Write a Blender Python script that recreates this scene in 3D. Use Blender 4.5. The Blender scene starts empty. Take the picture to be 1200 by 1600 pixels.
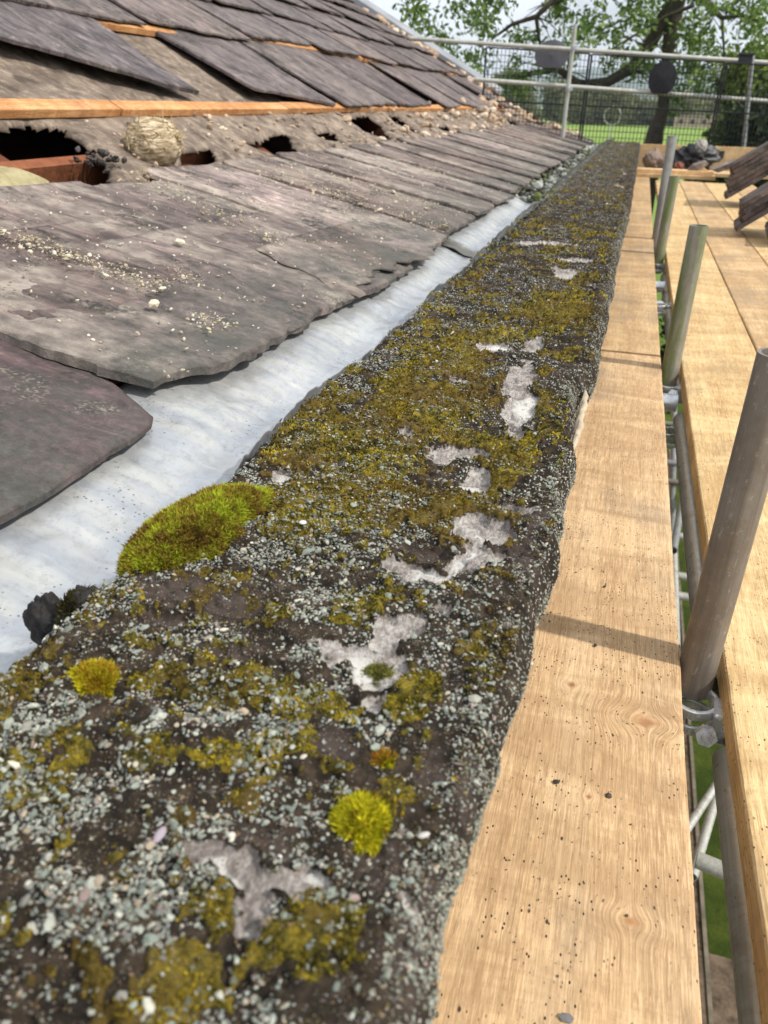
import bpy, math, random
import numpy as np
from math import sin, cos, radians, pi
from mathutils import Matrix, Vector
random.seed(7); rng = np.random.default_rng(11)
SC = bpy.context.scene; COL = SC.collection

# ------------------------------------------------------------------ camera
F = 1202.0; CX, CY = 600.0, 800.0          # focal length in photo pixels (1200 x 1600)
def _cam(vp=(1008, 168), roll=1.2):
    Y = np.array([vp[0]-CX, -(vp[1]-CY), -F]); Y /= np.linalg.norm(Y)
    h = np.array([cos(radians(roll)), -sin(radians(roll)), 0])
    Z = np.cross(h, Y); Z /= np.linalg.norm(Z)
    if Z[1] < 0: Z = -Z
    return np.array([np.cross(Y, Z), Y, Z])
R = _cam()
cam = bpy.data.cameras.new('camera'); camo = bpy.data.objects.new('camera', cam); COL.objects.link(camo)
camo.matrix_world = Matrix([list(R[i])+[0] for i in range(3)]+[[0, 0, 0, 1]])
cam.sensor_fit = 'VERTICAL'; cam.sensor_height = 36; cam.lens = 36*F/1600
cam.clip_start = .02; cam.clip_end = 20000
cam.dof.use_dof = True; cam.dof.focus_distance = 1.0; cam.dof.aperture_fstop = 8.5
SC.camera = camo
SC.render.resolution_x = 768; SC.render.resolution_y = 1024

# ------------------------------------------------------------------ light
SUN_AZ, SUN_EL = -6.0, 46.0                # azimuth from +x towards +y
w = bpy.data.worlds.new('World'); SC.world = w; w.use_nodes = True
nt = w.node_tree; nt.nodes.clear()
o_ = nt.nodes.new('ShaderNodeOutputWorld'); bg = nt.nodes.new('ShaderNodeBackground')
sky = nt.nodes.new('ShaderNodeTexSky'); sky.sky_type = 'NISHITA'; sky.sun_disc = False
sky.sun_elevation = radians(SUN_EL); sky.sun_rotation = radians(90-SUN_AZ)
sky.air_density = 1.0; sky.dust_density = 2.0
tc = nt.nodes.new('ShaderNodeTexCoord'); mp = nt.nodes.new('ShaderNodeMapping'); mp.inputs['Scale'].default_value = (1, 1, 3)
cn = nt.nodes.new('ShaderNodeTexNoise'); cn.inputs['Scale'].default_value = 2.6; cn.inputs['Detail'].default_value = 6
cr = nt.nodes.new('ShaderNodeValToRGB'); cr.color_ramp.elements[0].position = .22; cr.color_ramp.elements[1].position = .48
mx = nt.nodes.new('ShaderNodeMix'); mx.data_type = 'RGBA'; mx.inputs['B'].default_value = (9.6, 10.1, 10.6, 1)
L = nt.links.new
L(tc.outputs['Generated'], mp.inputs[0]); L(mp.outputs[0], cn.inputs['Vector']); L(cn.outputs['Fac'], cr.inputs[0])
L(cr.outputs[0], mx.inputs['Factor']); L(sky.outputs[0], mx.inputs['A']); L(mx.outputs['Result'], bg.inputs['Color'])
bg.inputs['Strength'].default_value = .118; L(bg.outputs[0], o_.inputs['Surface'])
sun = bpy.data.lights.new('sun', 'SUN'); sun.energy = 4.0; sun.angle = radians(1.6); sun.color = (1, .95, .87)
so = bpy.data.objects.new('sun', sun); COL.objects.link(so)
sd = Vector((cos(radians(SUN_EL))*cos(radians(SUN_AZ)), cos(radians(SUN_EL))*sin(radians(SUN_AZ)), sin(radians(SUN_EL))))
so.rotation_euler = sd.to_track_quat('Z', 'Y').to_euler()
SC.view_settings.view_transform = 'Standard'; SC.view_settings.look = 'None'; SC.view_settings.exposure = 0.0

# ------------------------------------------------------------------ reading the photo: rays onto real planes
def ray(u, v): return R @ np.array([(u-CX)/F, -(v-CY)/F, -1.0])
def onz(u, v, z): r = ray(u, v); return r*(z/r[2])
def ony(u, v, y): r = ray(u, v); return r*(y/r[1])
def proj(P):
    c = np.asarray(P) @ R
    return CX+F*c[..., 0]/-c[..., 2], CY-F*c[..., 1]/-c[..., 2]
T1, T2, KS = radians(13), radians(28), .85  # roof: shallow eaves, steeper above a knee KS up the slope
E0 = np.array([-.61, 0, -.42]); D1 = np.array([-cos(T1), 0, sin(T1)]); N1 = np.array([sin(T1), 0, cos(T1)])
K0 = E0+KS*D1; D2 = np.array([-cos(T2), 0, sin(T2)]); N2 = np.array([sin(T2), 0, cos(T2)])
def roof(s, y, off=0.):
    s = np.asarray(s, float)[..., None]; y = np.asarray(y, float)[..., None]; off = np.asarray(off, float)[..., None]
    k = np.clip((s-KS)/.06+.5, 0, 1); n = N1*(1-k)+N2*k
    P = np.where(s < KS, E0+s*D1, K0+(s-KS)*D2)
    return P+np.array([0, 1., 0])*y+n*off
def rp(u, v, off=0.):
    r = ray(u, v); P = r*((N1@E0+off)/(N1@r)); s = (P-E0)@D1
    if s > KS or s < -5:
        P = r*((N2@K0+off)/(N2@r)); s = KS+(P-K0)@D2
    return float(s), float(P[1])

# ------------------------------------------------------------------ noise
def _h(ix, iy, seed):
    n = (ix.astype(np.int64)*374761393+iy.astype(np.int64)*668265263+seed*1442695041) & 0xffffffff
    n = ((n ^ (n >> 13))*1274126177) & 0xffffffff
    return ((n ^ (n >> 16)) & 0xffffff)/float(0xffffff)
def vn(x, y, seed=0):
    x = np.asarray(x, float); y = np.asarray(y, float)
    ix = np.floor(x); iy = np.floor(y); fx = x-ix; fy = y-iy; fx = fx*fx*(3-2*fx); fy = fy*fy*(3-2*fy)
    a = _h(ix, iy, seed); b = _h(ix+1, iy, seed); c = _h(ix, iy+1, seed); d = _h(ix+1, iy+1, seed)
    return (a*(1-fx)+b*fx)*(1-fy)+(c*(1-fx)+d*fx)*fy
def fbm(x, y, oct=4, seed=0, g=.5):
    t = 0; a = 1; s = 0
    for i in range(oct):
        t = t+a*vn(x*2**i+i*17.3, y*2**i-i*9.1, seed+i*7); s += a; a *= g
    return t/s
def sst(a, b, x): t = np.clip((x-a)/(b-a), 0, 1); return t*t*(3-2*t)

# ------------------------------------------------------------------ object helpers
def tag(o, label=None, cat=None, group=None, kind=None):
    if label: o['label'] = label
    if cat: o['category'] = cat
    if group: o['group'] = group
    if kind: o['kind'] = kind
    return o
def empty(name, loc, label=None, cat=None, group=None):
    o = bpy.data.objects.new(name, None); o.empty_display_size = .1; COL.objects.link(o); o.location = loc
    return tag(o, label, cat, group)
def link(name, me, mat, parent=None):
    if mat: me.materials.append(mat)
    o = bpy.data.objects.new(name, me); COL.objects.link(o)
    if parent is not None:
        o.parent = parent
        o.matrix_parent_inverse = Matrix.Translation(-Vector(parent.location)) if parent.type == 'EMPTY' else parent.matrix_world.inverted()
    return o
def arrmesh(name, V, Fc, smooth=True):
    V = np.asarray(V, np.float32); Fc = np.asarray(Fc, np.int32); k = Fc.shape[1]
    me = bpy.data.meshes.new(name); me.vertices.add(len(V)); me.vertices.foreach_set('co', V.ravel())
    me.loops.add(Fc.size); me.loops.foreach_set('vertex_index', Fc.ravel())
    me.polygons.add(len(Fc)); me.polygons.foreach_set('loop_start', np.arange(0, Fc.size, k, dtype=np.int32))
    me.polygons.foreach_set('loop_total', np.full(len(Fc), k, np.int32))
    me.polygons.foreach_set('use_smooth', np.full(len(Fc), smooth))
    me.update(calc_edges=True); return me
def fattr(me, name, vals):
    a = me.attributes.new(name, 'FLOAT', 'POINT'); a.data.foreach_set('value', np.asarray(vals, np.float32).ravel())
def cattr(me, name, vals):
    a = me.attributes.new(name, 'FLOAT_COLOR', 'POINT')
    v = np.ones((len(vals), 4), np.float32); v[:, :3] = vals; a.data.foreach_set('color', v.ravel())
def gridfaces(nr, nc, flip=False):
    i = np.arange(nr-1)[:, None]*nc+np.arange(nc-1)[None]; i = i.ravel()
    f = np.stack([i, i+1, i+1+nc, i+nc], 1)
    return f[:, ::-1] if flip else f
class MB:
    def __init__(s): s.v = []; s.f = []; s.sm = []
    def add(s, vs, fs, sm=False):
        b = len(s.v); s.v += [tuple(map(float, p)) for p in vs]; s.f += [tuple(b+i for i in q) for q in fs]; s.sm += [sm]*len(fs); return s
    def box(s, c, h, M=None):
        vs = [Vector((x*h[0], y*h[1], z*h[2])) for x in (-1, 1) for y in (-1, 1) for z in (-1, 1)]
        if M is not None: vs = [M @ p for p in vs]
        return s.add([p+Vector(c) for p in vs], [(0, 1, 3, 2), (4, 6, 7, 5), (0, 4, 5, 1), (2, 3, 7, 6), (0, 2, 6, 4), (1, 5, 7, 3)])
    def tube(s, a, b, r, n=20, wall=0, r2=None, caps=True):
        return s.path([a, b], [r, r if r2 is None else r2], n, caps, wall)
    def path(s, pts, rs, n=10, caps=True, wall=0):
        pts = [Vector(p) for p in pts]; rings = []
        up = Vector((.13, .27, .95))
        for i, p in enumerate(pts):
            d = (pts[min(i+1, len(pts)-1)]-pts[max(i-1, 0)]).normalized()
            u = d.cross(up)
            if u.length < .1: u = d.cross(Vector((1, 0, 0)))
            u.normalize(); w_ = d.cross(u)
            rings.append([p+(u*cos(2*pi*k/n)+w_*sin(2*pi*k/n))*rs[i] for k in range(n)])
        vs = [q for r_ in rings for q in r_]
        fs = [(i*n+k, i*n+(k+1) % n, (i+1)*n+(k+1) % n, (i+1)*n+k) for i in range(len(pts)-1) for k in range(n)]
        s.add(vs, fs, True)
        if caps and not wall:
            for e in (0, -1): s.add(rings[e], [tuple(range(n))])
        if wall:
            for e, q in ((0, 1), (-1, -2)):
                d = (pts[q]-pts[e]).normalized()
                inn = [pts[e]+(p-pts[e])*(1-wall/rs[e]) for p in rings[e]]; deep = [p+d*rs[e]*2.2 for p in inn]
                s.add(rings[e]+inn+deep, [(k, (k+1) % n, n+(k+1) % n, n+k) for k in range(n)]+[(n+k, n+(k+1) % n, 2*n+(k+1) % n, 2*n+k) for k in range(n)]+[tuple(range(2*n, 3*n))])
        return s
    def build(s, name, mat, parent=None, bevel=0):
        me = bpy.data.meshes.new(name); me.from_pydata(s.v, [], s.f); me.polygons.foreach_set('use_smooth', s.sm); me.update()
        o = link(name, me, mat, parent)
        if bevel:
            m = o.modifiers.new('b', 'BEVEL'); m.width = bevel; m.segments = 2; m.limit_method = 'ANGLE'
        return o

# ------------------------------------------------------------------ node helpers
class NT:
    def __init__(s, name, rough=.8, metal=0., spec=.35):
        s.m = bpy.data.materials.new(name); s.m.use_nodes = True; s.t = s.m.node_tree; s.b = s.t.nodes['Principled BSDF']
        s.b.inputs['Roughness'].default_value = rough; s.b.inputs['Metallic'].default_value = metal
        s.b.inputs['Specular IOR Level'].default_value = spec
        s.co = s.n('ShaderNodeTexCoord').outputs['Object']
    def n(s, t, **k):
        x = s.t.nodes.new(t)
        for a, b in k.items(): setattr(x, a, b)
        return x
    def l(s, a, b):
        if hasattr(a, 'is_output') or isinstance(a, bpy.types.NodeSocket): s.t.links.new(a, b)
        else: b.default_value = a
    def map(s, sc=(1, 1, 1), loc=(0, 0, 0), rot=(0, 0, 0), co=None):
        x = s.n('ShaderNodeMapping'); s.l(co or s.co, x.inputs[0]); x.inputs['Scale'].default_value = sc; x.inputs['Location'].default_value = loc; x.inputs['Rotation'].default_value = rot
        return x.outputs[0]
    def noise(s, scale, detail=4, co=None, rough=.55, dist=0.):
        x = s.n('ShaderNodeTexNoise'); s.l(co or s.co, x.inputs['Vector']); x.inputs['Scale'].default_value = scale
        x.inputs['Detail'].default_value = detail; x.inputs['Roughness'].default_value = rough; x.inputs['Distortion'].default_value = dist
        return x.outputs['Fac']
    def vor(s, scale, co=None, out='Distance', feature='F1', rnd=1.):
        x = s.n('ShaderNodeTexVoronoi', feature=feature); s.l(co or s.co, x.inputs['Vector']); x.inputs['Scale'].default_value = scale; x.inputs['Randomness'].default_value = rnd
        return x.outputs[out]
    def ramp(s, fac, stops):
        x = s.n('ShaderNodeValToRGB'); s.l(fac, x.inputs[0]); e = x.color_ramp.elements
        for i, (p, c) in enumerate(stops):
            if not hasattr(c, '__len__'): c = (c, c, c)
            q = e[i] if i < 2 else e.new(p)
            q.position = p; q.color = (*c[:3], 1)
        return x.outputs[0]
    def mix(s, f, a, b, mode='MIX'):
        x = s.n('ShaderNodeMix', data_type='RGBA', blend_type=mode)
        for v, i in ((f, 'Factor'), (a, 'A'), (b, 'B')):
            if isinstance(v, tuple) and len(v) == 3: v = (*v, 1)
            sock = x.inputs[0] if i == 'Factor' else x.inputs[6 if i == 'A' else 7]
            s.l(v, sock)
        return x.outputs[2]
    def math(s, op, a, b=0., clamp=False):
        x = s.n('ShaderNodeMath', operation=op, use_clamp=clamp); s.l(a, x.inputs[0]); s.l(b, x.inputs[1]); return x.outputs[0]
    def attr(s, name, out='Fac'): x = s.n('ShaderNodeAttribute', attribute_name=name); return x.outputs[out]
    def obrand(s): return s.n('ShaderNodeObjectInfo').outputs['Random']
    def bump(s, h, strength=.5, dist=.01):
        x = s.n('ShaderNodeBump'); x.inputs['Strength'].default_value = strength; x.inputs['Distance'].default_value = dist; s.l(h, x.inputs['Height'])
        if s.b.inputs['Normal'].is_linked: s.l(s.b.inputs['Normal'].links[0].from_socket, x.inputs['Normal'])
        s.l(x.outputs[0], s.b.inputs['Normal'])
    def col(s, c):
        if isinstance(c, tuple) and len(c) == 3: c = (*c, 1)
        s.l(c, s.b.inputs['Base Color'])
    def rough(s, r): s.l(r, s.b.inputs['Roughness'])

# ------------------------------------------------------------------ materials
def m_felt():
    k = NT('mineral_felt', .95, spec=.15)
    moss, bare, brown, gran = k.attr('moss'), k.attr('bare'), k.attr('brown'), k.attr('gran')
    base = k.ramp(k.noise(60, 6, rough=.7), [(.3, (.014, .012, .010)), (.5, (.034, .026, .019)), (.68, (.085, .060, .040))])
    base = k.mix(brown, base, k.ramp(k.noise(90, 5, rough=.7), [(.3, (.035, .026, .022)), (.7, (.105, .08, .068))]))
    # tiny chippings pressed in the felt
    v = k.n('ShaderNodeTexVoronoi'); k.l(k.co, v.inputs['Vector']); v.inputs['Scale'].default_value = 300
    st = k.ramp(v.outputs['Distance'], [(.30, 1), (.44, 0)])
    keep = k.math('GREATER_THAN', k.math('ADD', k.n('ShaderNodeSeparateColor').outputs[0], 0), .5)
    sep = k.n('ShaderNodeSeparateColor'); k.l(v.outputs['Color'], sep.inputs[0])
    keep = k.math('LESS_THAN', sep.outputs[0], k.math('MULTIPLY', gran, .5))
    scol = k.ramp(sep.outputs[1], [(0, (.22, .26, .24)), (.35, (.36, .40, .37)), (.6, (.50, .52, .48)), (.8, (.30, .27, .25)), (1, (.62, .58, .50))])
    c = k.mix(k.math('MULTIPLY', st, keep), base, scol)
    mo = k.ramp(k.noise(95, 6, rough=.8), [(.36, (.022, .019, .010)), (.45, (.075, .064, .016)), (.54, (.20, .155, .020)), (.66, (.40, .29, .026))])
    mo = k.mix(k.ramp(k.noise(9, 3), [(.42, 0), (.62, 1)]), mo, k.ramp(k.noise(70, 5, rough=.7), [(.3, (.06, .04, .016)), (.7, (.18, .12, .03))]))
    mf = k.ramp(k.math('ADD', moss, k.math('MULTIPLY', k.math('SUBTRACT', k.noise(140, 4), .5), 1.1)), [(.42, 0), (.62, 1)])
    c = k.mix(mf, c, mo)
    ba = k.ramp(k.math('ADD', k.math('MULTIPLY', k.noise(26, 4, rough=.8), .45), k.math('MULTIPLY', k.noise(1, 5, co=k.map((330, 150, 200), rot=(0, 0, .6)), rough=.85), .55)), [(.36, (.10, .08, .072)), (.47, (.25, .215, .195)), (.60, (.56, .53, .49))])
    bf = k.ramp(k.math('ADD', bare, k.math('MULTIPLY', k.math('SUBTRACT', k.noise(150, 6, rough=.8), .5), 2.0)), [(.42, 0), (.66, 1)])
    c = k.mix(bf, c, ba)
    wf = k.ramp(k.math('MULTIPLY', k.attr('white'), k.noise(1, 6, co=k.map((260, 130, 200), rot=(0, 0, -.5)), rough=.9)), [(.24, 0), (.42, .9)])
    c = k.mix(wf, c, (.66, .64, .60))
    k.col(c)
    k.bump(k.noise(220, 6, rough=.8), .9, .0025); k.bump(k.math('MULTIPLY', st, keep), .6, .0012)
    k.bump(k.math('MULTIPLY', mf, k.noise(420, 3)), .9, .002)
    return k.m
def m_vcol(name, rough=.7, spec=.35, trans=0.):
    k = NT(name, rough, spec=spec)
    k.col(k.attr('Col', 'Color'))
    if trans:
        t = k.n('ShaderNodeBsdfTranslucent'); k.l(k.attr('Col', 'Color'), t.inputs[0]); mxs = k.n('ShaderNodeMixShader'); mxs.inputs[0].default_value = trans
        k.l(k.b.outputs[0], mxs.inputs[1]); k.l(t.outputs[0], mxs.inputs[2]); k.l(mxs.outputs[0], k.t.nodes['Material Output'].inputs[0])
    return k.m
def m_slate(name, tint=(1, 1, 1), dusty=.5, darkedge=False):
    k = NT(name, .82, spec=.3)
    r = k.obrand(); off = k.n('ShaderNodeCombineXYZ'); k.l(k.math('MULTIPLY', r, 37), off.inputs[0]); k.l(k.math('MULTIPLY', r, 11), off.inputs[1])
    va = k.n('ShaderNodeVectorMath', operation='ADD'); k.l(k.co, va.inputs[0]); k.l(off.outputs[0], va.inputs[1]); co = va.outputs[0]
    streak = k.noise(5, 7, co=k.map((1.5, 3.3, 1.5), rot=(0, 0, .15), co=co), rough=.74, dist=1.0)
    a = k.ramp(streak, [(.32, (.045, .042, .042)), (.43, (.115, .104, .102)), (.54, (.20, .178, .17)), (.66, (.38, .335, .31))])
    a = k.mix(.95, a, (*tint, 1), 'MULTIPLY'); a = k.mix(1., a, k.ramp(r, [(0, (.74, .70, .72)), (.35, (1.0, .97, .95)), (.7, (.86, .88, .92)), (1, (1.28, 1.18, 1.12))]), 'MULTIPLY')
    fine = k.noise(70, 6, co=co, rough=.75)
    a = k.mix(k.ramp(fine, [(.35, .35), (.6, 0)]), a, (.03, .026, .025))
    d = k.ramp(k.noise(1, 6, co=k.map((1.6, 4.2, 2), rot=(0, 0, .1), co=co), rough=.68), [(.45, 0), (.60, dusty)])
    a = k.mix(d, a, k.ramp(k.noise(28, 5, co=co), [(.35, (.24, .20, .165)), (.65, (.50, .43, .36))]))
    lich = k.math('MULTIPLY', k.ramp(k.noise(8, 5, co=co), [(.60, 0), (.72, .8)]), k.ramp(k.noise(160, 3, co=co), [(.5, 0), (.6, 1)]))
    a = k.mix(lich, a, (.52, .47, .36))
    bl = k.math('MULTIPLY', k.ramp(k.noise(5.0, 5, co=co, rough=.7), [(.50, 0), (.62, .95)]), k.ramp(fine, [(.4, 0), (.55, 1)]))
    a = k.mix(bl, a, (.030, .027, .022))
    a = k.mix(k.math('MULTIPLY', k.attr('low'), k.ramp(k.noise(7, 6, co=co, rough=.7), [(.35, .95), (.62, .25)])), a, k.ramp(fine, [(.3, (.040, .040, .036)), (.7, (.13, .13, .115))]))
    k.col(a); k.rough(k.ramp(fine, [(.3, .7), (.7, .95)]))
    k.bump(k.noise(14, 7, co=co, rough=.75), .7, .012); k.bump(streak, .5, .012); k.bump(fine, .6, .003)
    return k.m
def m_wood(name, c0, c1, c2, knots=(), seed=0., specks=1., dirt=.4):
    k = NT(name, .8, spec=.25)
    x = k.n('ShaderNodeSeparateXYZ'); k.l(k.co, x.inputs[0]); X, Y, Z = x.outputs
    kn = None
    for (kx, ky, rx, ry) in knots:
        dx = k.math('DIVIDE', k.math('SUBTRACT', X, kx), rx); dy = k.math('DIVIDE', k.math('SUBTRACT', Y, ky), ry)
        d2 = k.math('ADD', k.math('MULTIPLY', dx, dx), k.math('MULTIPLY', dy, dy))
        g = k.math('POWER', 2.718, k.math('MULTIPLY', d2, -.5))
        sh = k.math('MULTIPLY', g, k.math('MULTIPLY', dx, -rx*.9)); X = k.math('ADD', X, sh)
        core = k.ramp(k.math('ADD', k.math('SQRT', d2), k.math('MULTIPLY', k.math('SUBTRACT', k.noise(60, 3), .5), .5)), [(0.15, 1), (.75, 0)])
        kn = core if kn is None else k.math('MAXIMUM', kn, core)
    cmb = k.n('ShaderNodeCombineXYZ'); k.l(X, cmb.inputs[0]); k.l(k.math('ADD', Y, seed), cmb.inputs[1]); k.l(k.math('ADD', Z, seed), cmb.inputs[2]); co = cmb.outputs[0]
    g1 = k.noise(1, 5, co=k.map((20, 1.6, 20), co=co), rough=.6, dist=.15)
    g2 = k.noise(1, 4, co=k.map((170, 5, 170), co=co), rough=.7)
    g3 = k.noise(1, 3, co=k.map((520, 22, 520), co=co), rough=.7)
    a = k.ramp(g1, [(.3, c0), (.5, c1), (.7, c2)])
    a = k.mix(k.ramp(g2, [(.36, .55), (.56, 0)]), a, tuple(v*.62 for v in c0))
    a = k.mix(k.ramp(g3, [(.46, 0), (.66, .7)]), a, tuple(min(1, v*1.22) for v in c2))
    g4 = k.noise(1, 4, co=k.map((330, 60, 330), co=co), rough=.8); a = k.mix(k.ramp(g4, [(.36, .5), (.48, 0)]), a, tuple(v*.6 for v in c0))
    saw = k.noise(1, 5, co=k.map((3.0, 9, 3), co=co), rough=.7, dist=.8)
    a = k.mix(k.ramp(saw, [(.40, .45), (.54, 0)]), a, tuple(v*.80 for v in c0))
    a = k.mix(k.ramp(saw, [(.54, 0), (.68, .5)]), a, tuple(min(.9, v*1.12) for v in c2))
    grey = k.ramp(k.noise(1, 5, co=k.map((7, 3.5, 7), co=co)), [(.5, 0), (.72, dirt)])
    a = k.mix(grey, a, (.235, .185, .14))
    if kn is not None: a = k.mix(kn, a, k.ramp(k.noise(1, 4, co=k.map((60, 30, 60), co=co)), [(.3, (.24, .10, .04)), (.7, (.46, .25, .115))]))
    sp = k.math('MULTIPLY', k.ramp(k.vor(190, co=k.map((1, .6, 1), rot=(0, 0, .4), co=co)), [(.14, 1), (.22, 0)]), k.ramp(k.noise(22, 3, co=co), [(.5, 0), (.56, specks)]))
    a = k.mix(sp, a, (.045, .03, .02))
    sp2 = k.math('MULTIPLY', k.ramp(k.vor(75, co=k.map((1, .55, 1), rot=(0, 0, .5), co=co)), [(.08, 1), (.14, 0)]), k.ramp(k.noise(14, 3, co=co), [(.54, 0), (.58, specks)]))
    a = k.mix(sp2, a, (.06, .042, .028))
    k.col(a)
    k.bump(g2, .45, .0016); k.bump(g3, .5, .0008); k.bump(saw, .25, .002)
    return k.m
def m_metal(name, c, rough=.45, metal=.6, dirt=(.2, .17, .13), amt=.5, green=0., scale=18, along=False):
    k = NT(name, rough, metal, .5)
    a = k.ramp(k.noise(1, 6, co=k.map((scale*5, scale*.12, scale*5) if along else (scale*5, scale*5, scale*.12)), rough=.75), [(.3, tuple(v*.6 for v in c)), (.7, tuple(v*1.12 for v in c))])
    a = k.mix(k.ramp(k.noise(1, 5, co=k.map((120, 120, 60)), rough=.8), [(.58, 0), (.66, .6)]), a, (.5, .47, .42))
    a = k.mix(k.ramp(k.noise(1, 5, co=k.map((14, 14, 5)), rough=.7), [(.55, 0), (.70, .5)]), a, (.17, .105, .06))
    a = k.mix(k.ramp(k.noise(9, 6, rough=.7), [(.42, 0), (.68, amt)]), a, dirt)
    if green: a = k.mix(k.ramp(k.noise(1, 5, co=k.map((30, 30, 5)), rough=.7), [(.45, 0), (.62, green)]), a, (.13, .20, .035))
    k.col(a); k.rough(k.ramp(k.noise(60, 5), [(.3, max(.1, rough-.12)), (.7, min(1, rough+.22))])); k.bump(k.noise(120, 5), .25, .0012)
    return k.m
def m_simple(name, a, b, scale=20, rough=.9, detail=6, bump=.5, bd=.01, spec=.25):
    k = NT(name, rough, spec=spec); k.col(k.ramp(k.noise(scale, detail, rough=.68), [(.32, a), (.68, b)]))
    if bump: k.bump(k.noise(scale*2.5, detail, rough=.7), bump, bd)
    return k.m
M = {}
M['felt'] = m_felt(); M['chip'] = m_vcol('stone_chipping', .75); M['moss'] = m_vcol('moss_shoots', .9, .15, .3); M['leaf'] = m_vcol('leaves', .6, .3, .3)
M['slate'] = m_slate('slate', (1.08, .90, .83), .70); M['slate_pink'] = m_slate('slate_pink', (1.9, 1.68, 1.6), .9); M['slate_purple'] = m_slate('slate_purple', (.95, .70, .74), .12)
M['slate_up'] = m_slate('slate_upper', (.92, .83, .85), .22); M['slate_dark'] = m_slate('slate_dark', (.62, .52, .50), .25)
M['batten'] = m_wood('batten_wood', (.42, .17, .055), (.58, .27, .10), (.72, .42, .20), dirt=.2)
M['timber'] = m_wood('rough_timber', (.45, .24, .10), (.60, .37, .18), (.74, .52, .30), dirt=.3)
M['steel'] = m_metal('galvanised_tube', (.42, .43, .43), .42, .55, (.16, .14, .12), .55)
M['steel_brown'] = m_metal('weathered_tube', (.27, .24, .205), .55, .35, (.15, .115, .085), .7, 0., 30)
M['steel_green'] = m_metal('algae_tube', (.33, .32, .27), .55, .35, (.19, .17, .12), .6, .75)
M['steel_pale'] = m_metal('pale_tube', (.55, .55, .50), .5, .3, (.30, .28, .22), .5)
M['steel_along'] = m_metal('lengthwise_tube', (.60, .58, .52), .36, .45, (.33, .29, .22), .4, 0., 24, True)
M['steel_bright'] = m_metal('bright_fitting', (.72, .75, .80), .28, .7, (.4, .4, .4), .25)
M['black_plastic'] = m_simple('black_plastic', (.010, .011, .013), (.035, .037, .042), 14, .42, spec=.5)
M['mesh'] = m_simple('mesh_plastic', (.012, .013, .016), (.03, .03, .036), 30, .6, bump=0)
M['underlay'] = None

# ------------------------------------------------------------------ ground, far land
GZ = -5.2
def ground():
    k = NT('grass_ground', .95, spec=.1)
    a = k.ramp(k.noise(1.6, 8, rough=.7), [(.3, (.022, .034, .006)), (.5, (.050, .075, .012)), (.7, (.11, .14, .022))])
    far = k.ramp(k.noise(.02, 4), [(.35, (.17, .26, .05)), (.7, (.23, .32, .08))])
    sx = k.n('ShaderNodeSeparateXYZ'); k.l(k.co, sx.inputs[0])
    f = k.ramp(k.math('DIVIDE', sx.outputs[1], 60.), [(.15, 0), (.6, 1)])
    k.col(k.mix(f, a, far)); k.bump(k.noise(25, 6, rough=.8), .8, .05)
    b = MB(); b.add([(-3000, -300, GZ), (3000, -300, GZ), (3000, 6000, GZ), (-3000, 6000, GZ)], [(0, 1, 2, 3)])
    tag(b.build('ground', k.m), kind='structure')
    k2 = m_simple('gravel', (.05, .035, .022), (.22, .16, .11), 9, .95, 8, .8, .02)
    b = MB(); b.box((.17, 4.0, GZ+.02), (1.1, 9, .02)); tag(b.build('gravel_path', k2), kind='structure')
    b = MB(); b.box((1.7, 1.5, GZ+.025), (2.4, 2.3, .021)); tag(b.build('soil', k2), kind='structure')
    b = MB(); b.box((1.285, 5.4, GZ+.03), (.014, 7.6, .03)); tag(b.build('kerb', m_simple('kerb_concrete', (.10, .085, .06), (.22, .19, .14), 8)), kind='structure')
    # hills
    xs = np.linspace(-1800, 1800, 90); V = []
    for row, (yy, hh) in enumerate(((2300, 0), (2800, .6), (3400, 1), (4200, .5))):
        for x in xs: V.append((x, yy, GZ+hh*(70+95*vn(x/600, row*.3, 5)+14*vn(x/130, 3, 6)))) if row else V.append((x, yy, GZ-1))
    tag(link('hills', arrmesh('hills', V, gridfaces(4, 90)), m_simple('hill_woodland', (.05, .08, .05), (.10, .14, .08), .01, bump=0)), kind='structure')
ground()

# ------------------------------------------------------------------ foliage
def leaf_cloud(centres, radii, n, size, cols, mat, name, parent, flat=.75, aspect=.45, seed=1):
    r = np.random.default_rng(seed); C = np.asarray(centres, float); Rd = np.asarray(radii, float)
    idx = r.choice(len(C), n, p=Rd**2/np.sum(Rd**2))
    d = r.normal(size=(n, 3)); d /= np.linalg.norm(d, axis=1)[:, None]
    P = C[idx]+d*(Rd[idx]*(r.random(n)**.45))[:, None]*np.array([1, 1, flat])
    # sprays: each leaf drags a few neighbours beside it
    k = 3; P = np.repeat(P, k, 0)+r.normal(size=(n*k, 3))*size*.7; N = n*k
    a = r.normal(size=(N, 3)); a[:, 2] -= .5; a /= np.linalg.norm(a, axis=1)[:, None]
    b = r.normal(size=(N, 3)); b -= a*np.sum(a*b, 1)[:, None]; b /= np.linalg.norm(b, axis=1)[:, None]
    sz = size*(.6+.8*r.random(N))[:, None]
    V = np.stack([P-a*sz*.5, P+b*sz*aspect*.5, P+a*sz*.5, P-b*sz*aspect*.5], 1).reshape(-1, 3)
    me = arrmesh(name, V, np.arange(4*N).reshape(-1, 4), False)
    cc = np.asarray(cols, float); t = r.random(N)*(len(cc)-1); i = np.minimum(t.astype(int), len(cc)-2); f = (t-i)[:, None]
    cl = cc[i]*(1-f)+cc[i+1]*f; cattr(me, 'Col', np.repeat(cl, 4, 0))
    return link(name, me, mat, parent)
M['bark'] = m_simple('bark', (.035, .03, .02), (.10, .085, .06), 6, .95)
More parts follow.
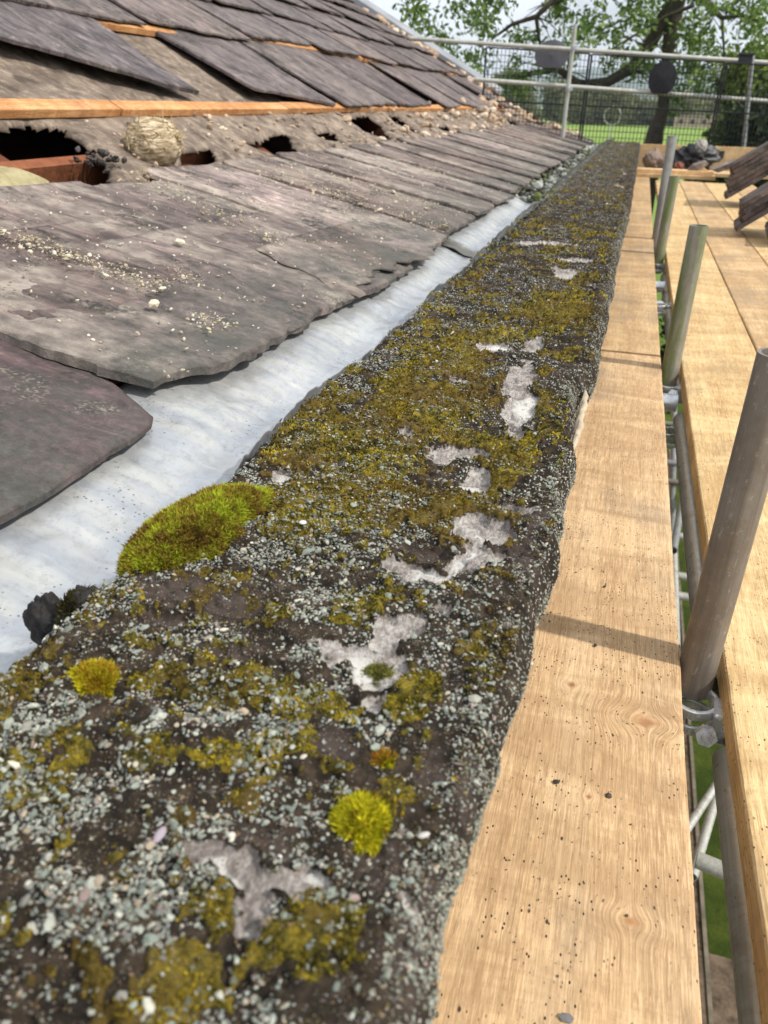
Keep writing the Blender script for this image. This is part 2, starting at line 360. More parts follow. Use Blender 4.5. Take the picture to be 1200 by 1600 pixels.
def big_tree():
    Y = 17.0
    root = empty('broadleaf_tree', tuple(ony(1018, 300, Y)*np.array([1, 1, 0])+np.array([0, 0, GZ])), 'large broadleaf tree with long bending limbs overhanging the far guard rails', 'tree')
    def P(u, v, dy=0.): q = ony(u, v, Y+dy); return tuple(q)
    b = MB(); base = P(1018, 240); b.path([(base[0]-.1, Y, GZ), base, P(1024, 205), P(1036, 170), P(1042, 100), P(1047, 50), P(1060, 0), P(1085, -90), P(1110, -220)], [.34, .20, .15, .10, .10, .12, .13, .11, .06], 12)
    b.build('trunk', M['bark'], root)
    def limb(pts, r0, r1):
        b = MB(); n = len(pts); b.path([P(*p) for p in pts], [r0+(r1-r0)*i/(n-1) for i in range(n)], 8); b.build('limb', M['bark'], root)
    limb([(1060, 0), (1035, 32), (1015, 70), (985, 108), (950, 128), (905, 132, .3), (872, 108, .6), (800, 120, 1)], .15, .05)
    limb([(1062, -5), (1000, -22), (930, -18), (862, 2, -.5), (838, 26, -.6), (800, 38, -.6), (770, 60, -.6)], .10, .02)
    limb([(838, 26, -.6), (842, 60, -.5), (850, 95, -.4)], .04, .015)
    limb([(1085, 8, -1), (1040, 26, -1), (990, 56, -1), (950, 80, -1)], .035, .012)
    limb([(1075, -30), (1110, 10, -.5), (1128, 28, -.8), (1160, 24, -1), (1215, 40, -1)], .06, .02)
    limb([(1128, 28, -.8), (1130, 60, -.9), (1133, 110, -1)], .03, .012)
    limb([(930, -18), (800, -60), (700, -50, .5), (650, 10, 1), (640, 60, 1)], .08, .015)
    r = np.random.default_rng(5); C = []; Rd = []
    spec = [(650, 5, 20, 14), (665, 40, 30, 20), (720, 15, 40, 22), (745, 45, 26, 22), (700, 70, 32, 10), (770, 0, 30, 15), (812, 62, 22, 12),
            (880, 10, 30, 20), (905, 30, 30, 22), (940, 20, 35, 22), (950, 55, 32, 18), (990, 20, 30, 26), (1010, 35, 20, 20), (1030, 5, 40, 14), (900, 80, 20, 14),
            (760, 108, 44, 22), (810, 100, 45, 22), (860, 90, 30, 18), (800, 135, 34, 14), (730, 92, 30, 12), (990, 102, 32, 14), (1020, 95, 24, 16), (1060, 60, 24, 26), (1080, 85, 26, 20), (1105, 60, 26, 20),
            (1090, 30, 18, 20), (1065, 108, 18, 14), (1085, 130, 16, 12), (1150, 10, 34, 8), (1195, 55, 20, 30), (1185, 90, 26, 12), (1120, 100, 30, 10), (1055, 150, 14, 8), (960, 92, 22, 12), (1200, 5, 20, 20), (1170, 40, 12, 16)]
    for (u, v, ru, rv) in spec:
        for j in range(5):
            C.append(P(u+r.normal()*ru*.55, v+r.normal()*rv*.55, r.normal()*1.0)); Rd.append(.12+.16*r.random())
    for j in range(90):
        C.append(P(r.uniform(620, 1250), r.uniform(-260, -45), r.normal()*2.2)); Rd.append(.2+.25*r.random())
    tw = MB(); starts = [(1045, 50), (985, 108), (905, 125), (862, 5), (930, -18), (1110, 10), (838, 26), (1015, 70), (800, -55), (700, -48), (1085, 0), (872, 108), (1160, 24)]
    for j in range(70):
        u0, v0 = starts[j % len(starts)]; du, dv = r.normal()*42, r.normal()*22+14; dy = r.normal()*.6
        tw.path([P(u0, v0), P(u0+du*.4, v0+dv*.2, dy*.4), P(u0+du*.8, v0+dv*.7, dy*.8), P(u0+du*1.2, v0+dv*1.3, dy)], [.018, .012, .008, .004], 5, caps=False)
    tag(tw.build('twigs', M['bark'], root), kind='stuff')
    leaf_cloud(C, Rd, 5200, .115, [(.05, .10, .02), (.10, .18, .035), (.17, .26, .055), (.28, .36, .10)], M['leaf'], 'crown', root, seed=3)
big_tree()
def bush(name, label, cat, c, r, h, n, size, cols, seed, group=None, trunk=True, z0=GZ):
    root = empty(name, (c[0], c[1], z0), label, cat, group); g = np.random.default_rng(seed)
    m = max(8, int(10*h/r)) if not trunk else 22
    C = []; Rd = []
    for j in range(m):
        t = g.random(); a = g.random()*6.28; rr = r*(.75*math.sqrt(g.random()))*(1-.45*abs(t-.4))
        C.append((c[0]+rr*cos(a), c[1]+rr*sin(a), z0+h*(.18+.76*t))); Rd.append(r*(.28+.22*g.random()))
    leaf_cloud(C, Rd, n, size, cols, M['leaf'], 'crown', root, seed=seed, flat=1.0)
    b = MB(); b.path([(c[0], c[1], z0), (c[0]+.02*h, c[1], z0+h*.4), (c[0], c[1], z0+h*.8)], [r*.09, r*.06, r*.02], 8); b.build('trunk', M['bark'], root)
dk = [(.010, .020, .007), (.022, .04, .012), (.05, .075, .02)]
q = ony(1170, 170, 14); bush('conifer', 'dark dense conifer behind the mesh, nearest the frame corner', 'tree', (q[0]+.1, 14), .62, 5.45, 9000, .12, dk, 21, 'dark conifers beyond the scaffold')
q = ony(1136, 200, 15); bush('conifer', 'lower dark conifer behind the mesh beside the green field', 'tree', (q[0], 15), .42, 4.75, 5000, .12, dk, 22, 'dark conifers beyond the scaffold')
q = ony(1192, 120, 16); bush('leafy_tree', 'yellow green leafy tree rising behind the dark conifers', 'tree', (q[0], 16.5), .8, 6.3, 4500, .16, [(.05, .09, .015), (.14, .20, .03), (.24, .30, .05)], 23)
far_labels = ['olive round hedgerow tree at the left end of the far field edge', 'dull green hedgerow tree behind the white hoop', 'low dusty green hedgerow tree in the middle of the far field edge', 'pale olive hedgerow tree left of the tan shed', 'broad dark green hedgerow tree behind the tan shed', 'tall bluish green hedgerow tree beyond the roof rubble', 'greyish green hedgerow tree between the scaffold post and the hoop']
for i, (u, h, yy) in enumerate(((870, 12, 285), (962, 8.0, 292), (1003, 6.4, 300), (1052, 8.0, 295), (1100, 6.6, 310), (800, 15, 270), (915, 9.0, 290))):
    q = ony(u, 180, yy); bush('hedgerow_tree', far_labels[i], 'tree', (q[0], yy), 7.5, h, 2600, 1.0, [(.09, .11, .04), (.16, .18, .065), (.24, .24, .10)], 40+i, 'trees along the far field edge')
def hedgerow():
    g = np.random.default_rng(9); C = []; Rd = []
    for x in np.arange(-230, 170, 3.6):
        C.append((x+g.normal(), 318+g.normal()*2, GZ+1.6+g.random()*1.2)); Rd.append(1.8+1.0*g.random())
    o = leaf_cloud(C, Rd, 9000, 1.1, [(.08, .10, .04), (.14, .16, .06), (.20, .20, .09)], M['leaf'], 'hedgerow', None, seed=8)
    tag(o, 'long low hedgerow running along the far edge of the green field', 'hedgerow', kind='stuff')
hedgerow()
def shed():
    q = ony(1090, 190, 285)[0]; r = empty('shed', (q, 285, GZ), 'long low tan shed with a flat pinkish roof at the far edge of the field', 'building')
    b = MB(); b.box((q, 285, GZ+1.5), (7, 2, 1.5)); b.build('wall', m_simple('shed_wall', (.36, .26, .20), (.50, .38, .30), .6, bump=0), r)
    b = MB(); b.box((q, 285, GZ+3.1), (7.3, 2.3, .12)); b.build('roof', m_simple('shed_roof', (.34, .25, .22), (.45, .34, .3), .6, bump=0), r)
    for j in range(4):
        b = MB(); b.box((q-5+3.4*j, 282.98, GZ+1.6), (.6, .03, .6)); b.build('window', M['black_plastic'], r)
shed()
def hoop():
    c = ony(957, 181, 120); b = MB(); n = 28
    b.path([(c[0]+1.1*cos(2*pi*i/n), 120, c[2]+1.1*sin(2*pi*i/n)) for i in range(n+1)], [.06]*(n+1), 6, caps=False)
    b.tube((c[0], 120, GZ), (c[0], 120, c[2]-1.1), .09, 8)
    tag(b.build('hoop', M['steel_pale']), 'pale round hoop on a pole in the field beyond the mesh', 'hoop')
hoop()

# ------------------------------------------------------------------ house wall and parapet
PZ = -.366; PY0, PY1 = .03, 10.3
EDGE = [(655, 1600), (694, 1420), (740, 1270), (772, 1150), (815, 1040), (840, 930), (868, 850), (880, 760), (899, 720), (893, 695), (889, 655), (903, 605), (930, 575), (945, 500), (965, 400), (985, 320), (1000, 226)]
ed = np.array([onz(u, v, PZ-.004) for u, v in EDGE]); EY = np.r_[-.5, ed[:, 1], 20]; EX = np.r_[ed[0, 0], ed[:, 0], ed[-1, 0]]
def xedge(y): return np.interp(y, EY, EX)+.0025*(vn(y*40, 3, 4)-.5)+.004*(vn(y*11, 5, 4)-.5)
def features(lst, x, y):
    t = np.zeros_like(x)
    for (u, v, ru, rv) in lst:
        c = onz(u, v, PZ); rx = max(.004, abs(onz(u+ru, v, PZ)[0]-c[0])); ry = abs(onz(u, v-rv, PZ)[1]-onz(u, v+rv, PZ)[1])/2
        dx = (x-c[0])/rx; dy = (y-c[1])/ry; t = np.maximum(t, np.exp(-(dx*dx+dy*dy)*.9))
    return t
BARE = [(770, 550, 32, 9), (835, 545, 18, 16), (812, 600, 28, 30), (815, 645, 30, 30), (805, 680, 16, 16), (722, 606, 34, 7), (640, 690, 24, 10), (700, 725, 30, 22), (735, 715, 30, 8), (745, 765, 36, 14), (795, 797, 40, 8),
        (735, 835, 40, 18), (775, 840, 22, 14), (655, 905, 62, 18), (735, 880, 32, 32), (770, 880, 40, 22), (545, 1030, 40, 26), (590, 1060, 46, 34), (610, 1000, 28, 40), (640, 985, 26, 28), (585, 1110, 16, 20), (440, 750, 16, 9), (530, 742, 36, 7),
        (330, 1345, 44, 26), (400, 1375, 56, 28), (470, 1385, 44, 34), (395, 1440, 30, 50), (655, 1420, 10, 30), (845, 384, 52, 5), (885, 432, 20, 9), (900, 410, 30, 6), (520, 1020, 24, 12), (700, 960, 20, 10)]
WHITE = [(735, 868, 10, 30), (768, 845, 24, 8), (715, 885, 12, 14), (560, 1060, 46, 26), (600, 1085, 24, 16), (360, 1370, 60, 16), (495, 1370, 24, 22), (650, 1420, 8, 30), (780, 550, 40, 6), (700, 610, 30, 4), (440, 750, 16, 7), (700, 905, 80, 12), (545, 742, 20, 5), (820, 640, 20, 30), (720, 740, 30, 8), (730, 765, 26, 6)]
BROWN = [(745, 1225, 42, 50), (700, 1420, 50, 90), (655, 1500, 60, 120), (270, 935, 70, 22), (360, 960, 50, 18), (800, 880, 40, 30), (840, 830, 20, 40), (420, 1320, 70, 26), (600, 1360, 50, 50), (520, 1180, 50, 20), (260, 970, 60, 12), (650, 870, 60, 10), (690, 1210, 40, 26), (350, 1030, 60, 12)]
MOSSY = [(560, 690, 150, 60), (640, 800, 130, 60), (470, 730, 60, 30), (520, 800, 120, 50), (560, 960, 60, 40), (640, 950, 60, 14), (450, 1100, 90, 40), (470, 1490, 60, 30), (540, 1500, 30, 60), (150, 1560, 50, 50), (260, 1200, 70, 20), (700, 560, 60, 40), (790, 740, 60, 30), (760, 1030, 40, 60), (640, 1110, 50, 30), (440, 1180, 60, 20), (850, 640, 40, 20), (870, 490, 60, 30), (640, 640, 80, 40), (700, 830, 60, 30), (330, 1450, 40, 40), (260, 1560, 60, 60)]
def top_masks(x, y):
    wx = x+.022*(fbm(x*55, y*55, 4, 31)-.5); wy = y+.026*(fbm(x*55, y*55, 4, 41)-.5)
    n1 = fbm(x*22, y*20, 4, 3); n2 = fbm(x*70, y*70, 4, 8)
    near = sst(.9, .2, y)
    bare = sst(.32, .52, features(BARE, wx, wy)+.45*(n2-.5)+.30*(fbm(x*180, y*180, 2, 12)-.5))
    mossb = features(MOSSY, wx, wy)
    n4 = fbm(x*150, y*150, 2, 19)
    moss = sst(.50, .60, .36*mossb+.62*n1+.42*(n2-.5)+.30*(n4-.5)+.03*sst(.3, .9, y)+.125-.05*sst(1.6, 4, y))
    moss = moss*(1-bare)*(1-.8*features(BROWN, wx, wy))
    brown = sst(.35, .6, features(BROWN, wx, wy)+.3*(n1-.5))*(1-bare)
    far = sst(2.2, 6, y); bare = np.maximum(bare, sst(.72, .78, fbm(x*14, y*7, 4, 77))*sst(1.3, 2.0, y))
    gran = np.clip((1-bare)*(1-.85*brown)*(.10+.90*sst(.40, .56, fbm(x*36, y*36, 3, 15)))*(1-.15*moss)*(1-.35*sst(-.20, -.06, x)), 0, 1)
    white = features(WHITE, wx, wy)*bare
    return moss, bare, brown, gran, white
def top_z(x, y, moss, bare, brown):
    big = .006*(fbm(x*7, y*5, 3, 51)-.5)
    lay = fbm(x*16, y*26, 4, 61); t = lay*6; st = (np.floor(t)+sst(.0, .16, t-np.floor(t)))/6     # flaked layers
    z = PZ+big+.024*(st-.5)+.0065*(1-bare)+.0036*moss+.0024*moss*(fbm(x*260, y*260, 2, 71)-.5)*2
    z += .0026*(1-bare)*(fbm(x*120, y*120, 3, 81)-.5)*2+.0007*(fbm(x*90, y*90, 3, 83)-.5)-.0025*brown
    # curled-up felt flakes with a lip
    r = fbm(x*26, y*40, 3, 91); rid = np.clip(1-np.abs(r-.5)*26, 0, 1)*sst(.52, .6, fbm(x*9, y*9, 2, 93)); z += .0045*rid*(1-bare)
    return z
def parapet():
    ys = [PY0]
    while ys[-1] < PY1: ys.append(ys[-1]+max(.0017, ys[-1]*.0024))
    ys = np.array(ys); nr = len(ys)
    # across: left drop, left corner, top, right corner, right drop
    a = np.linspace(0, 1, 14, endpoint=False); u_left = np.stack([a*0, 1-a], 1)            # (side flag, drop amount)
    nt_ = 215; tt = np.linspace(0, 1, nt_)
    xl = np.interp(ys, [0, .55, .8, 1.0, 1.3, 1.6, 2.2, 10], [-.378, -.374, -.370, -.372, -.368, -.358, -.345, -.345])+.005*(fbm(ys*13, ys*0+9, 3, 2)-.5)*2; xr = xedge(ys)
    X = []; Z = []; ml = []
    c = np.linspace(0, pi/2, 9)
    rows_x, rows_z, rx_, ry_ = [], [], [], []
    Lx = np.zeros((nr, 14+nt_+26)); Lz = np.zeros_like(Lx)
    RL, RR = .012, .022
    Lx[:, :6] = xl[:, None]; Lz[:, :6] = PZ-RL-(np.linspace(.16, .0, 6, endpoint=False))[None]
    ang = np.linspace(0, pi/2, 8); Lx[:, 6:14] = xl[:, None]+RL*(1-np.cos(ang))[None]; Lz[:, 6:14] = PZ-RL+RL*np.sin(ang)[None]
    Lx[:, 14:14+nt_] = (xl+RL)[:, None]+(xr-RR-xl-RL)[:, None]*((np.arange(nt_)+1)/(nt_+1))[None]; Lz[:, 14:14+nt_] = PZ
    ang = np.linspace(pi/2, 0, 12); Lx[:, 14+nt_:26+nt_] = (xr-RR)[:, None]+RR*np.cos(ang)[None]; Lz[:, 14+nt_:26+nt_] = PZ-RR+RR*np.sin(ang)[None]
    d = np.linspace(0, .15, 15)[1:]; Lx[:, 26+nt_:40+nt_] = xr[:, None]-.034*(d/.15)[None]; Lz[:, 26+nt_:40+nt_] = PZ-RR-d[None]
    nc = Lx.shape[1]; Yg = np.repeat(ys[:, None], nc, 1)
    yq = Yg+(PZ-Lz)*.6                                                                      # side faces look up shifted noise
    moss, bare, brown, gran, white = top_masks(Lx, yq)
    dz = top_z(Lx, yq, moss, bare, brown)-PZ
    side = sst(PZ-.004, PZ-.02, Lz); rgt = np.zeros(nc); rgt[14+nt_:] = 1; rgt = rgt[None]
    moss = moss*(1-.8*side*rgt)*(1-rgt*.85)*(1-.5*sst(.022, .004, xr[:, None]-RR-Lx)); bare = bare*(1-side); gran = gran*(1-side)+side*.95; brown *= (1-side)
    V = np.stack([Lx+.35*dz*side*rgt+side*rgt*.004*(fbm(Yg*60, Lz*60, 3, 99)-.5), Yg+0*dz, Lz+dz*(1-side)], -1)
    me = arrmesh('felt_capping', V.reshape(-1, 3), gridfaces(nr, nc))
    for n_, v_ in (('moss', moss), ('bare', bare), ('brown', brown), ('gran', gran), ('white', white)): fattr(me, n_, v_)
    root = empty('parapet_wall', (-.2, 0, -.52), 'low parapet wall capped in mossy mineral felt strewn with pale stone chippings', 'wall')
    link('felt_capping', me, M['felt'], root)
    b = MB(); b.box((-.215, 5.2, -2.95), (.12, 5.15, 2.42)); b.build('masonry', m_simple('masonry', (.16, .12, .09), (.34, .28, .22), 5, .95), root)
    # pale splintered edge batten showing through the torn felt
    b = MB(); y0, y1 = onz(893, 690, PZ)[1], onz(905, 590, PZ)[1]; xe = -.026
    for j in range(5):
        ya = y0+(y1-y0)*j*.16; b.path([(xe+.002*j % .003, ya, PZ-.022-.003*(j % 2)), (xe+.006+.002*(j % 2), ya+.05, PZ-.013), (xe+.004, min(y1, ya+.12), PZ-.02)], [.003, .0048, .0015], 5)
    b.build('edge_splinter', m_simple('pale_splinter', (.42, .33, .22), (.66, .56, .42), 60, .9), root)
    return root
PAR = parapet()
def topz(x, y):
    m = top_masks(x, y); return top_z(x, y, m[0], m[1], m[2]), m

ICO = None
def ico():
    t = (1+5**.5)/2; v = np.array([(-1, t, 0), (1, t, 0), (-1, -t, 0), (1, -t, 0), (0, -1, t), (0, 1, t), (0, -1, -t), (0, 1, -t), (t, 0, -1), (t, 0, 1), (-t, 0, -1), (-t, 0, 1)], float)
    v /= np.linalg.norm(v[0]); f = np.array([(0, 11, 5), (0, 5, 1), (0, 1, 7), (0, 7, 10), (0, 10, 11), (1, 5, 9), (5, 11, 4), (11, 10, 2), (10, 7, 6), (7, 1, 8), (3, 9, 4), (3, 4, 2), (3, 2, 6), (3, 6, 8), (3, 8, 9), (4, 9, 5), (2, 4, 11), (6, 2, 10), (8, 6, 7), (9, 8, 1)])
    return v, f
OCT = (np.array([(1, 0, 0), (0, 1, 0), (-1, 0, 0), (0, -1, 0), (0, 0, 1), (0, 0, -1)], float), np.array([(0, 1, 4), (1, 2, 4), (2, 3, 4), (3, 0, 4), (1, 0, 5), (2, 1, 5), (3, 2, 5), (0, 3, 5)]))
def stones(P, size, nrm_jit, cols, base, seed=0, flat=.5):
    v0, f0 = base; g = np.random.default_rng(seed); N = len(P)
    S = np.stack([size*(.75+.6*g.random(N)), size*(.5+.4*g.random(N)), size*flat*(.5+.6*g.random(N))], 1)
    V = v0[None]*(1+.28*(g.random((N, len(v0), 3))-.5))*S[:, None, :]
    az = g.random(N)*2*pi; tx = g.normal(size=N)*nrm_jit; ty = g.normal(size=N)*nrm_jit
    ca, sa = np.cos(az), np.sin(az); x, y, z = V[..., 0], V[..., 1], V[..., 2]
    x, y = x*ca[:, None]-y*sa[:, None], x*sa[:, None]+y*ca[:, None]
    y, z = y*np.cos(tx)[:, None]-z*np.sin(tx)[:, None], y*np.sin(tx)[:, None]+z*np.cos(tx)[:, None]
    x, z = x*np.cos(ty)[:, None]+z*np.sin(ty)[:, None], -x*np.sin(ty)[:, None]+z*np.cos(ty)[:, None]
    V = np.stack([x, y, z], -1)+P[:, None, :]
    Fc = f0[None]+(np.arange(N)*len(v0))[:, None, None]
    return V.reshape(-1, 3), Fc.reshape(-1, 3), np.repeat(cols, len(v0), 0)
CH = np.array([(.24, .29, .27), (.33, .38, .355), (.42, .46, .43), (.52, .54, .50), (.28, .29, .28), (.44, .38, .31), (.36, .29, .29), (.66, .64, .58), (.19, .21, .21), (.50, .42, .32)])
CP = np.array([.17, .24, .20, .10, .10, .04, .04, .03, .06, .02])
def chippings():
    VV, FF, CC = [], [], []; off = 0; g = np.random.default_rng(77)
    bands = [(.06, .40, 42000, ico(), 1.08), (.40, .80, 40000, ico(), 1.0), (.80, 1.6, 34000, OCT, 1.15), (1.6, 3.6, 26000, OCT, 1.5), (3.6, 10.2, 16000, OCT, 2.6)]
    for (a, b_, n, base, sz) in bands:
        y = a+(b_-a)*g.random(n); x = -.37+(xedge(y)-.004+.37)*g.random(n)
        z, m = topz(x, y); keep = g.random(n) < np.clip(m[3], 0, 1)*(1-.10*m[0])*np.where(x < -.15, .66, .45)*(1 if a < 1.6 else .8)
        x, y, z, m = x[keep], y[keep], z[keep], [q[keep] for q in m]
        size = .00108*sz*np.exp(g.normal(size=len(x))*.45)
        ci = g.choice(len(CH), len(x), p=CP/CP.sum()); cl = CH[ci]*(.45+.5*g.random((len(x), 1)))*np.array([1.03, .97, .87])
        dirty = (m[0]*g.random(len(x)) > .6)[:, None]; cl = np.where(dirty, cl*.55+np.array([.03, .028, .0]), cl)
        V, Fc, C = stones(np.stack([x, y, z+size*.10+.0016*m[0]*g.random(len(x))], 1), size, .35, cl, base, int(a*100))
        VV.append(V); FF.append(Fc+off); CC.append(C); off += len(V)
    for (a, b_, n) in ((.06, .7, 60000), (.7, 2.0, 40000)):
        y = a+(b_-a)*g.random(n); x = -.365+(xedge(y)-.008+.365)*g.random(n); z, m = topz(x, y)
        keep = g.random(n) < (1-m[1]*.93)*(1-.7*m[0])*(.25+.75*sst(.42, .58, fbm(x*60, y*60, 3, 66))); x, y, z = x[keep], y[keep], z[keep]
        size = .00055*np.exp(g.normal(size=len(x))*.35)*(1 if a < .5 else 1.5); cl = np.array([(.05, .04, .03), (.10, .08, .06), (.17, .15, .13), (.28, .27, .25), (.14, .12, .03), (.2, .12, .06)])[g.integers(0, 6, len(x))]
        V, Fc, C = stones(np.stack([x, y, z+size*.2], 1), size, .6, cl, OCT, int(a*10)+3, .8)
        VV.append(V); FF.append(Fc+off); CC.append(C); off += len(V)
    # stuck to the rounded edge and the outer face
    n = 120000; y = PY0+.04+(g.random(n)**1.9)*3.4; d = g.random(n)**1.4*.10; kp = (g.random(n) < .10+.75*sst(.46, .62, fbm(y*34, d*60, 4, 17)))*(g.random(n) < .25+.75*sst(.0, .014, d)); y, d = y[kp], d[kp]; n = len(y); ang = np.where(d < .02, (d/.02)*pi/2, pi/2)
    xr = xedge(y); x = np.where(d < .02, xr-.022+.022*np.sin(ang), xr-.034*(d-.02)/.15); z = np.where(d < .02, PZ-.022+.022*np.cos(ang), PZ-.022-(d-.02))
    tz, tm = topz(x, y+(PZ-z)*.6); sdv = sst(PZ-.004, PZ-.02, z); x = x+.35*(tz-PZ)*sdv+sdv*.004*(fbm(y*60, z*60, 3, 99)-.5)+.0004*sdv; z = z+(tz-PZ)*(1-sdv)+.0003
    size = .00115*np.exp(g.normal(size=n)*.35); ci = g.choice(len(CH), n, p=CP/CP.sum())
    V, Fc, C = stones(np.stack([x, y, z], 1), size, 1.0, CH[ci]*(.50+.5*g.random((n, 1)))*np.array([1.0, .92, .80]), OCT, 5, .6)
    VV.append(V); FF.append(Fc+off); CC.append(C)
    me = arrmesh('stone_chippings', np.concatenate(VV), np.concatenate(FF), False); cattr(me, 'Col', np.concatenate(CC))
    tag(link('stone_chippings', me, M['chip'], PAR), 'small pale green, grey and pink stone chippings stuck in the felt', kind='stuff')
chippings()
MC = np.array([(.050, .045, .012), (.14, .125, .018), (.30, .24, .022), (.50, .38, .028), (.17, .10, .02), (.30, .17, .02)])
def shoots(P, D, ln, wd, cols, name, parent=None, seed=0):
    """thin three-sided moss shoots rooted at P, growing along D"""
    g = np.random.default_rng(seed); N = len(P); D = D/np.linalg.norm(D, axis=1)[:, None]
    a = g.normal(size=(N, 3)); a -= D*np.sum(a*D, 1)[:, None]; a /= np.linalg.norm(a, axis=1)[:, None]
    bend = g.normal(size=(N, 3))*.25*ln[:, None]
    mid = P+D*(ln*.55)[:, None]+a*0+bend*.3; tip = P+D*ln[:, None]+bend
    V = np.stack([P-a*wd[:, None]*.4, P+a*wd[:, None]*.4, mid+a*wd[:, None]*.5, tip, mid-a*wd[:, None]*.5], 1).reshape(-1, 3)
    i = np.arange(N)*5; Fc = np.concatenate([np.stack([i, i+1, i+2, i+4], 1), np.stack([i+4, i+2, i+3, i+3], 1)])
    me = bpy.data.meshes.new(name)
    quads = Fc[:N]; tris = Fc[N:][:, :3]
    me.vertices.add(len(V)); me.vertices.foreach_set('co', V.astype(np.float32).ravel())
    lv = np.concatenate([quads.ravel(), tris.ravel()]).astype(np.int32); me.loops.add(len(lv)); me.loops.foreach_set('vertex_index', lv)
    ls = np.concatenate([np.arange(N)*4, 4*N+np.arange(N)*3]).astype(np.int32); me.polygons.add(2*N); me.polygons.foreach_set('loop_start', ls)
    me.polygons.foreach_set('loop_total', np.concatenate([np.full(N, 4), np.full(N, 3)]).astype(np.int32)); me.update(calc_edges=True)
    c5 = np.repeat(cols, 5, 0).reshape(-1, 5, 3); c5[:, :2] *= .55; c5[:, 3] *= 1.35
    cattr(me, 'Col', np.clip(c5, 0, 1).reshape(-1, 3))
    return link(name, me, M['moss'], parent)
def crust_moss():
    g = np.random.default_rng(5); Ps, Ls = [], []
    for (a, b_, n, l) in ((.08, .6, 200000, .0019), (.6, 1.6, 90000, .0032), (1.6, 4.0, 40000, .006)):
        y = a+(b_-a)*g.random(n); x = -.37+(xedge(y)-.006+.37)*g.random(n); z, m = topz(x, y)
        keep = g.random(n) < sst(.3, .9, m[0])*(.12+.88*sst(.42, .56, fbm(x*95, y*95, 3, 44))); P = np.stack([x, y, z-.0004], 1)[keep]; Ps.append(P); Ls.append(np.full(len(P), l))
    P = np.concatenate(Ps); Ln = np.concatenate(Ls)*(.5+.8*g.random(len(P))); D = g.normal(size=P.shape)*.6; D[:, 2] = 1
    t = np.clip(fbm(P[:, 0]*45, P[:, 1]*45, 3, 33)*1.7-.45+.25*g.normal(size=len(P)), 0, .999)*5; i = t.astype(int); f = (t-i)[:, None]
    br = (vn(P[:, 0]*9, P[:, 1]*9, 55) > .56)
    seq = MC[[0, 0, 1, 2, 3, 3]]; c = seq[i]*(1-f)+seq[np.minimum(i+1, 5)]*f
    c[br] = c[br]*.4+MC[4]*.5
    tag(shoots(P, D, Ln, Ln*.55, c, 'moss_crust', PAR, 1), 'thin yellow green moss growing in patches over the felt', kind='stuff')
crust_moss()

# ------------------------------------------------------------------ moss cushions
def cushion(u, v, rx, ry, rz, n, ln, cols, name, label, rot=0., lumpy=.12, seed=0, at=None, cat='moss cushion', wdf=.28, z0=None, dome=(.05, .045, .012)):
    c = onz(u, v, PZ+rz*.4) if at is None else np.array(at)
    if z0 is None: z0 = PZ-.002
    g = np.random.default_rng(seed)
    th = np.linspace(0, 2*pi, 48, endpoint=False); ph = np.linspace(0, pi/2, 14)
    def surf(T, Pp):
        lum = 1+lumpy*(fbm(np.cos(T)*2.2*np.sin(Pp)+5+seed, np.sin(T)*2.2*np.sin(Pp)+9, 3, seed)-.5)*2
        x = rx*np.sin(Pp)*np.cos(T)*lum; y = ry*np.sin(Pp)*np.sin(T)*lum; z = rz*np.cos(Pp)*lum
        x, y = x*cos(rot)-y*sin(rot), x*sin(rot)+y*cos(rot)
        return np.stack([c[0]+x, c[1]+y, z0+z], -1), np.stack([np.sin(Pp)*np.cos(T)/rx, np.sin(Pp)*np.sin(T)/ry, np.cos(Pp)/rz], -1)
    Tt, Pp = np.meshgrid(np.r_[th, 2*pi], ph); V, _ = surf(Tt, Pp)
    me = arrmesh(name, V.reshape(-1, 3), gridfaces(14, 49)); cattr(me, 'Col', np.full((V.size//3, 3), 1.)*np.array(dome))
    root = empty(name, (float(c[0]), float(c[1]), z0), label, cat)
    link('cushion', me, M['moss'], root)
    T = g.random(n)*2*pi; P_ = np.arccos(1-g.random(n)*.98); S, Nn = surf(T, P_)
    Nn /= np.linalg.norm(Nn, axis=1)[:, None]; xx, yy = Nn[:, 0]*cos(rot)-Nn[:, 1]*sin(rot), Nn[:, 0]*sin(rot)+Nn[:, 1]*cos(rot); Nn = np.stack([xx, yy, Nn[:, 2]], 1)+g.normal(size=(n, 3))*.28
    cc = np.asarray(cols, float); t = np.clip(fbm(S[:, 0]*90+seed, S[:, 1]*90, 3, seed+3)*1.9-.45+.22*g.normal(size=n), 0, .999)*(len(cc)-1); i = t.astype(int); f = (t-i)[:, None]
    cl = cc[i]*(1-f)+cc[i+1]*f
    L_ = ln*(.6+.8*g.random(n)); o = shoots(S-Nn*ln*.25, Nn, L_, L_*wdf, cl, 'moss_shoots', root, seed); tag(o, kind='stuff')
    return root
YG = [(.34, .15, .02), (.22, .19, .015), (.36, .36, .015), (.55, .50, .02), (.72, .64, .03)]
cushion(566, 1280, .0150, .0145, .0135, 15000, .0048, YG, 'moss_cushion', 'bright yellow green spiky moss ball nearest the outer edge of the felt', seed=1)
cushion(149, 1060, .0170, .0140, .0150, 15000, .0045, [(.36, .20, .02), (.34, .30, .015), (.56, .50, .02), (.74, .64, .03)], 'moss_cushion', 'round yellow moss ball on chippings near the gutter side', seed=2)
GB = [(.14, .09, .02), (.32, .21, .035), (.24, .22, .025), (.34, .34, .03), (.42, .48, .035)]
a_ = onz(400, 757, PZ+.022); b_ = onz(206, 866, PZ+.022); mid = (a_+b_)/2; an = math.atan2(b_[1]-a_[1], b_[0]-a_[0])
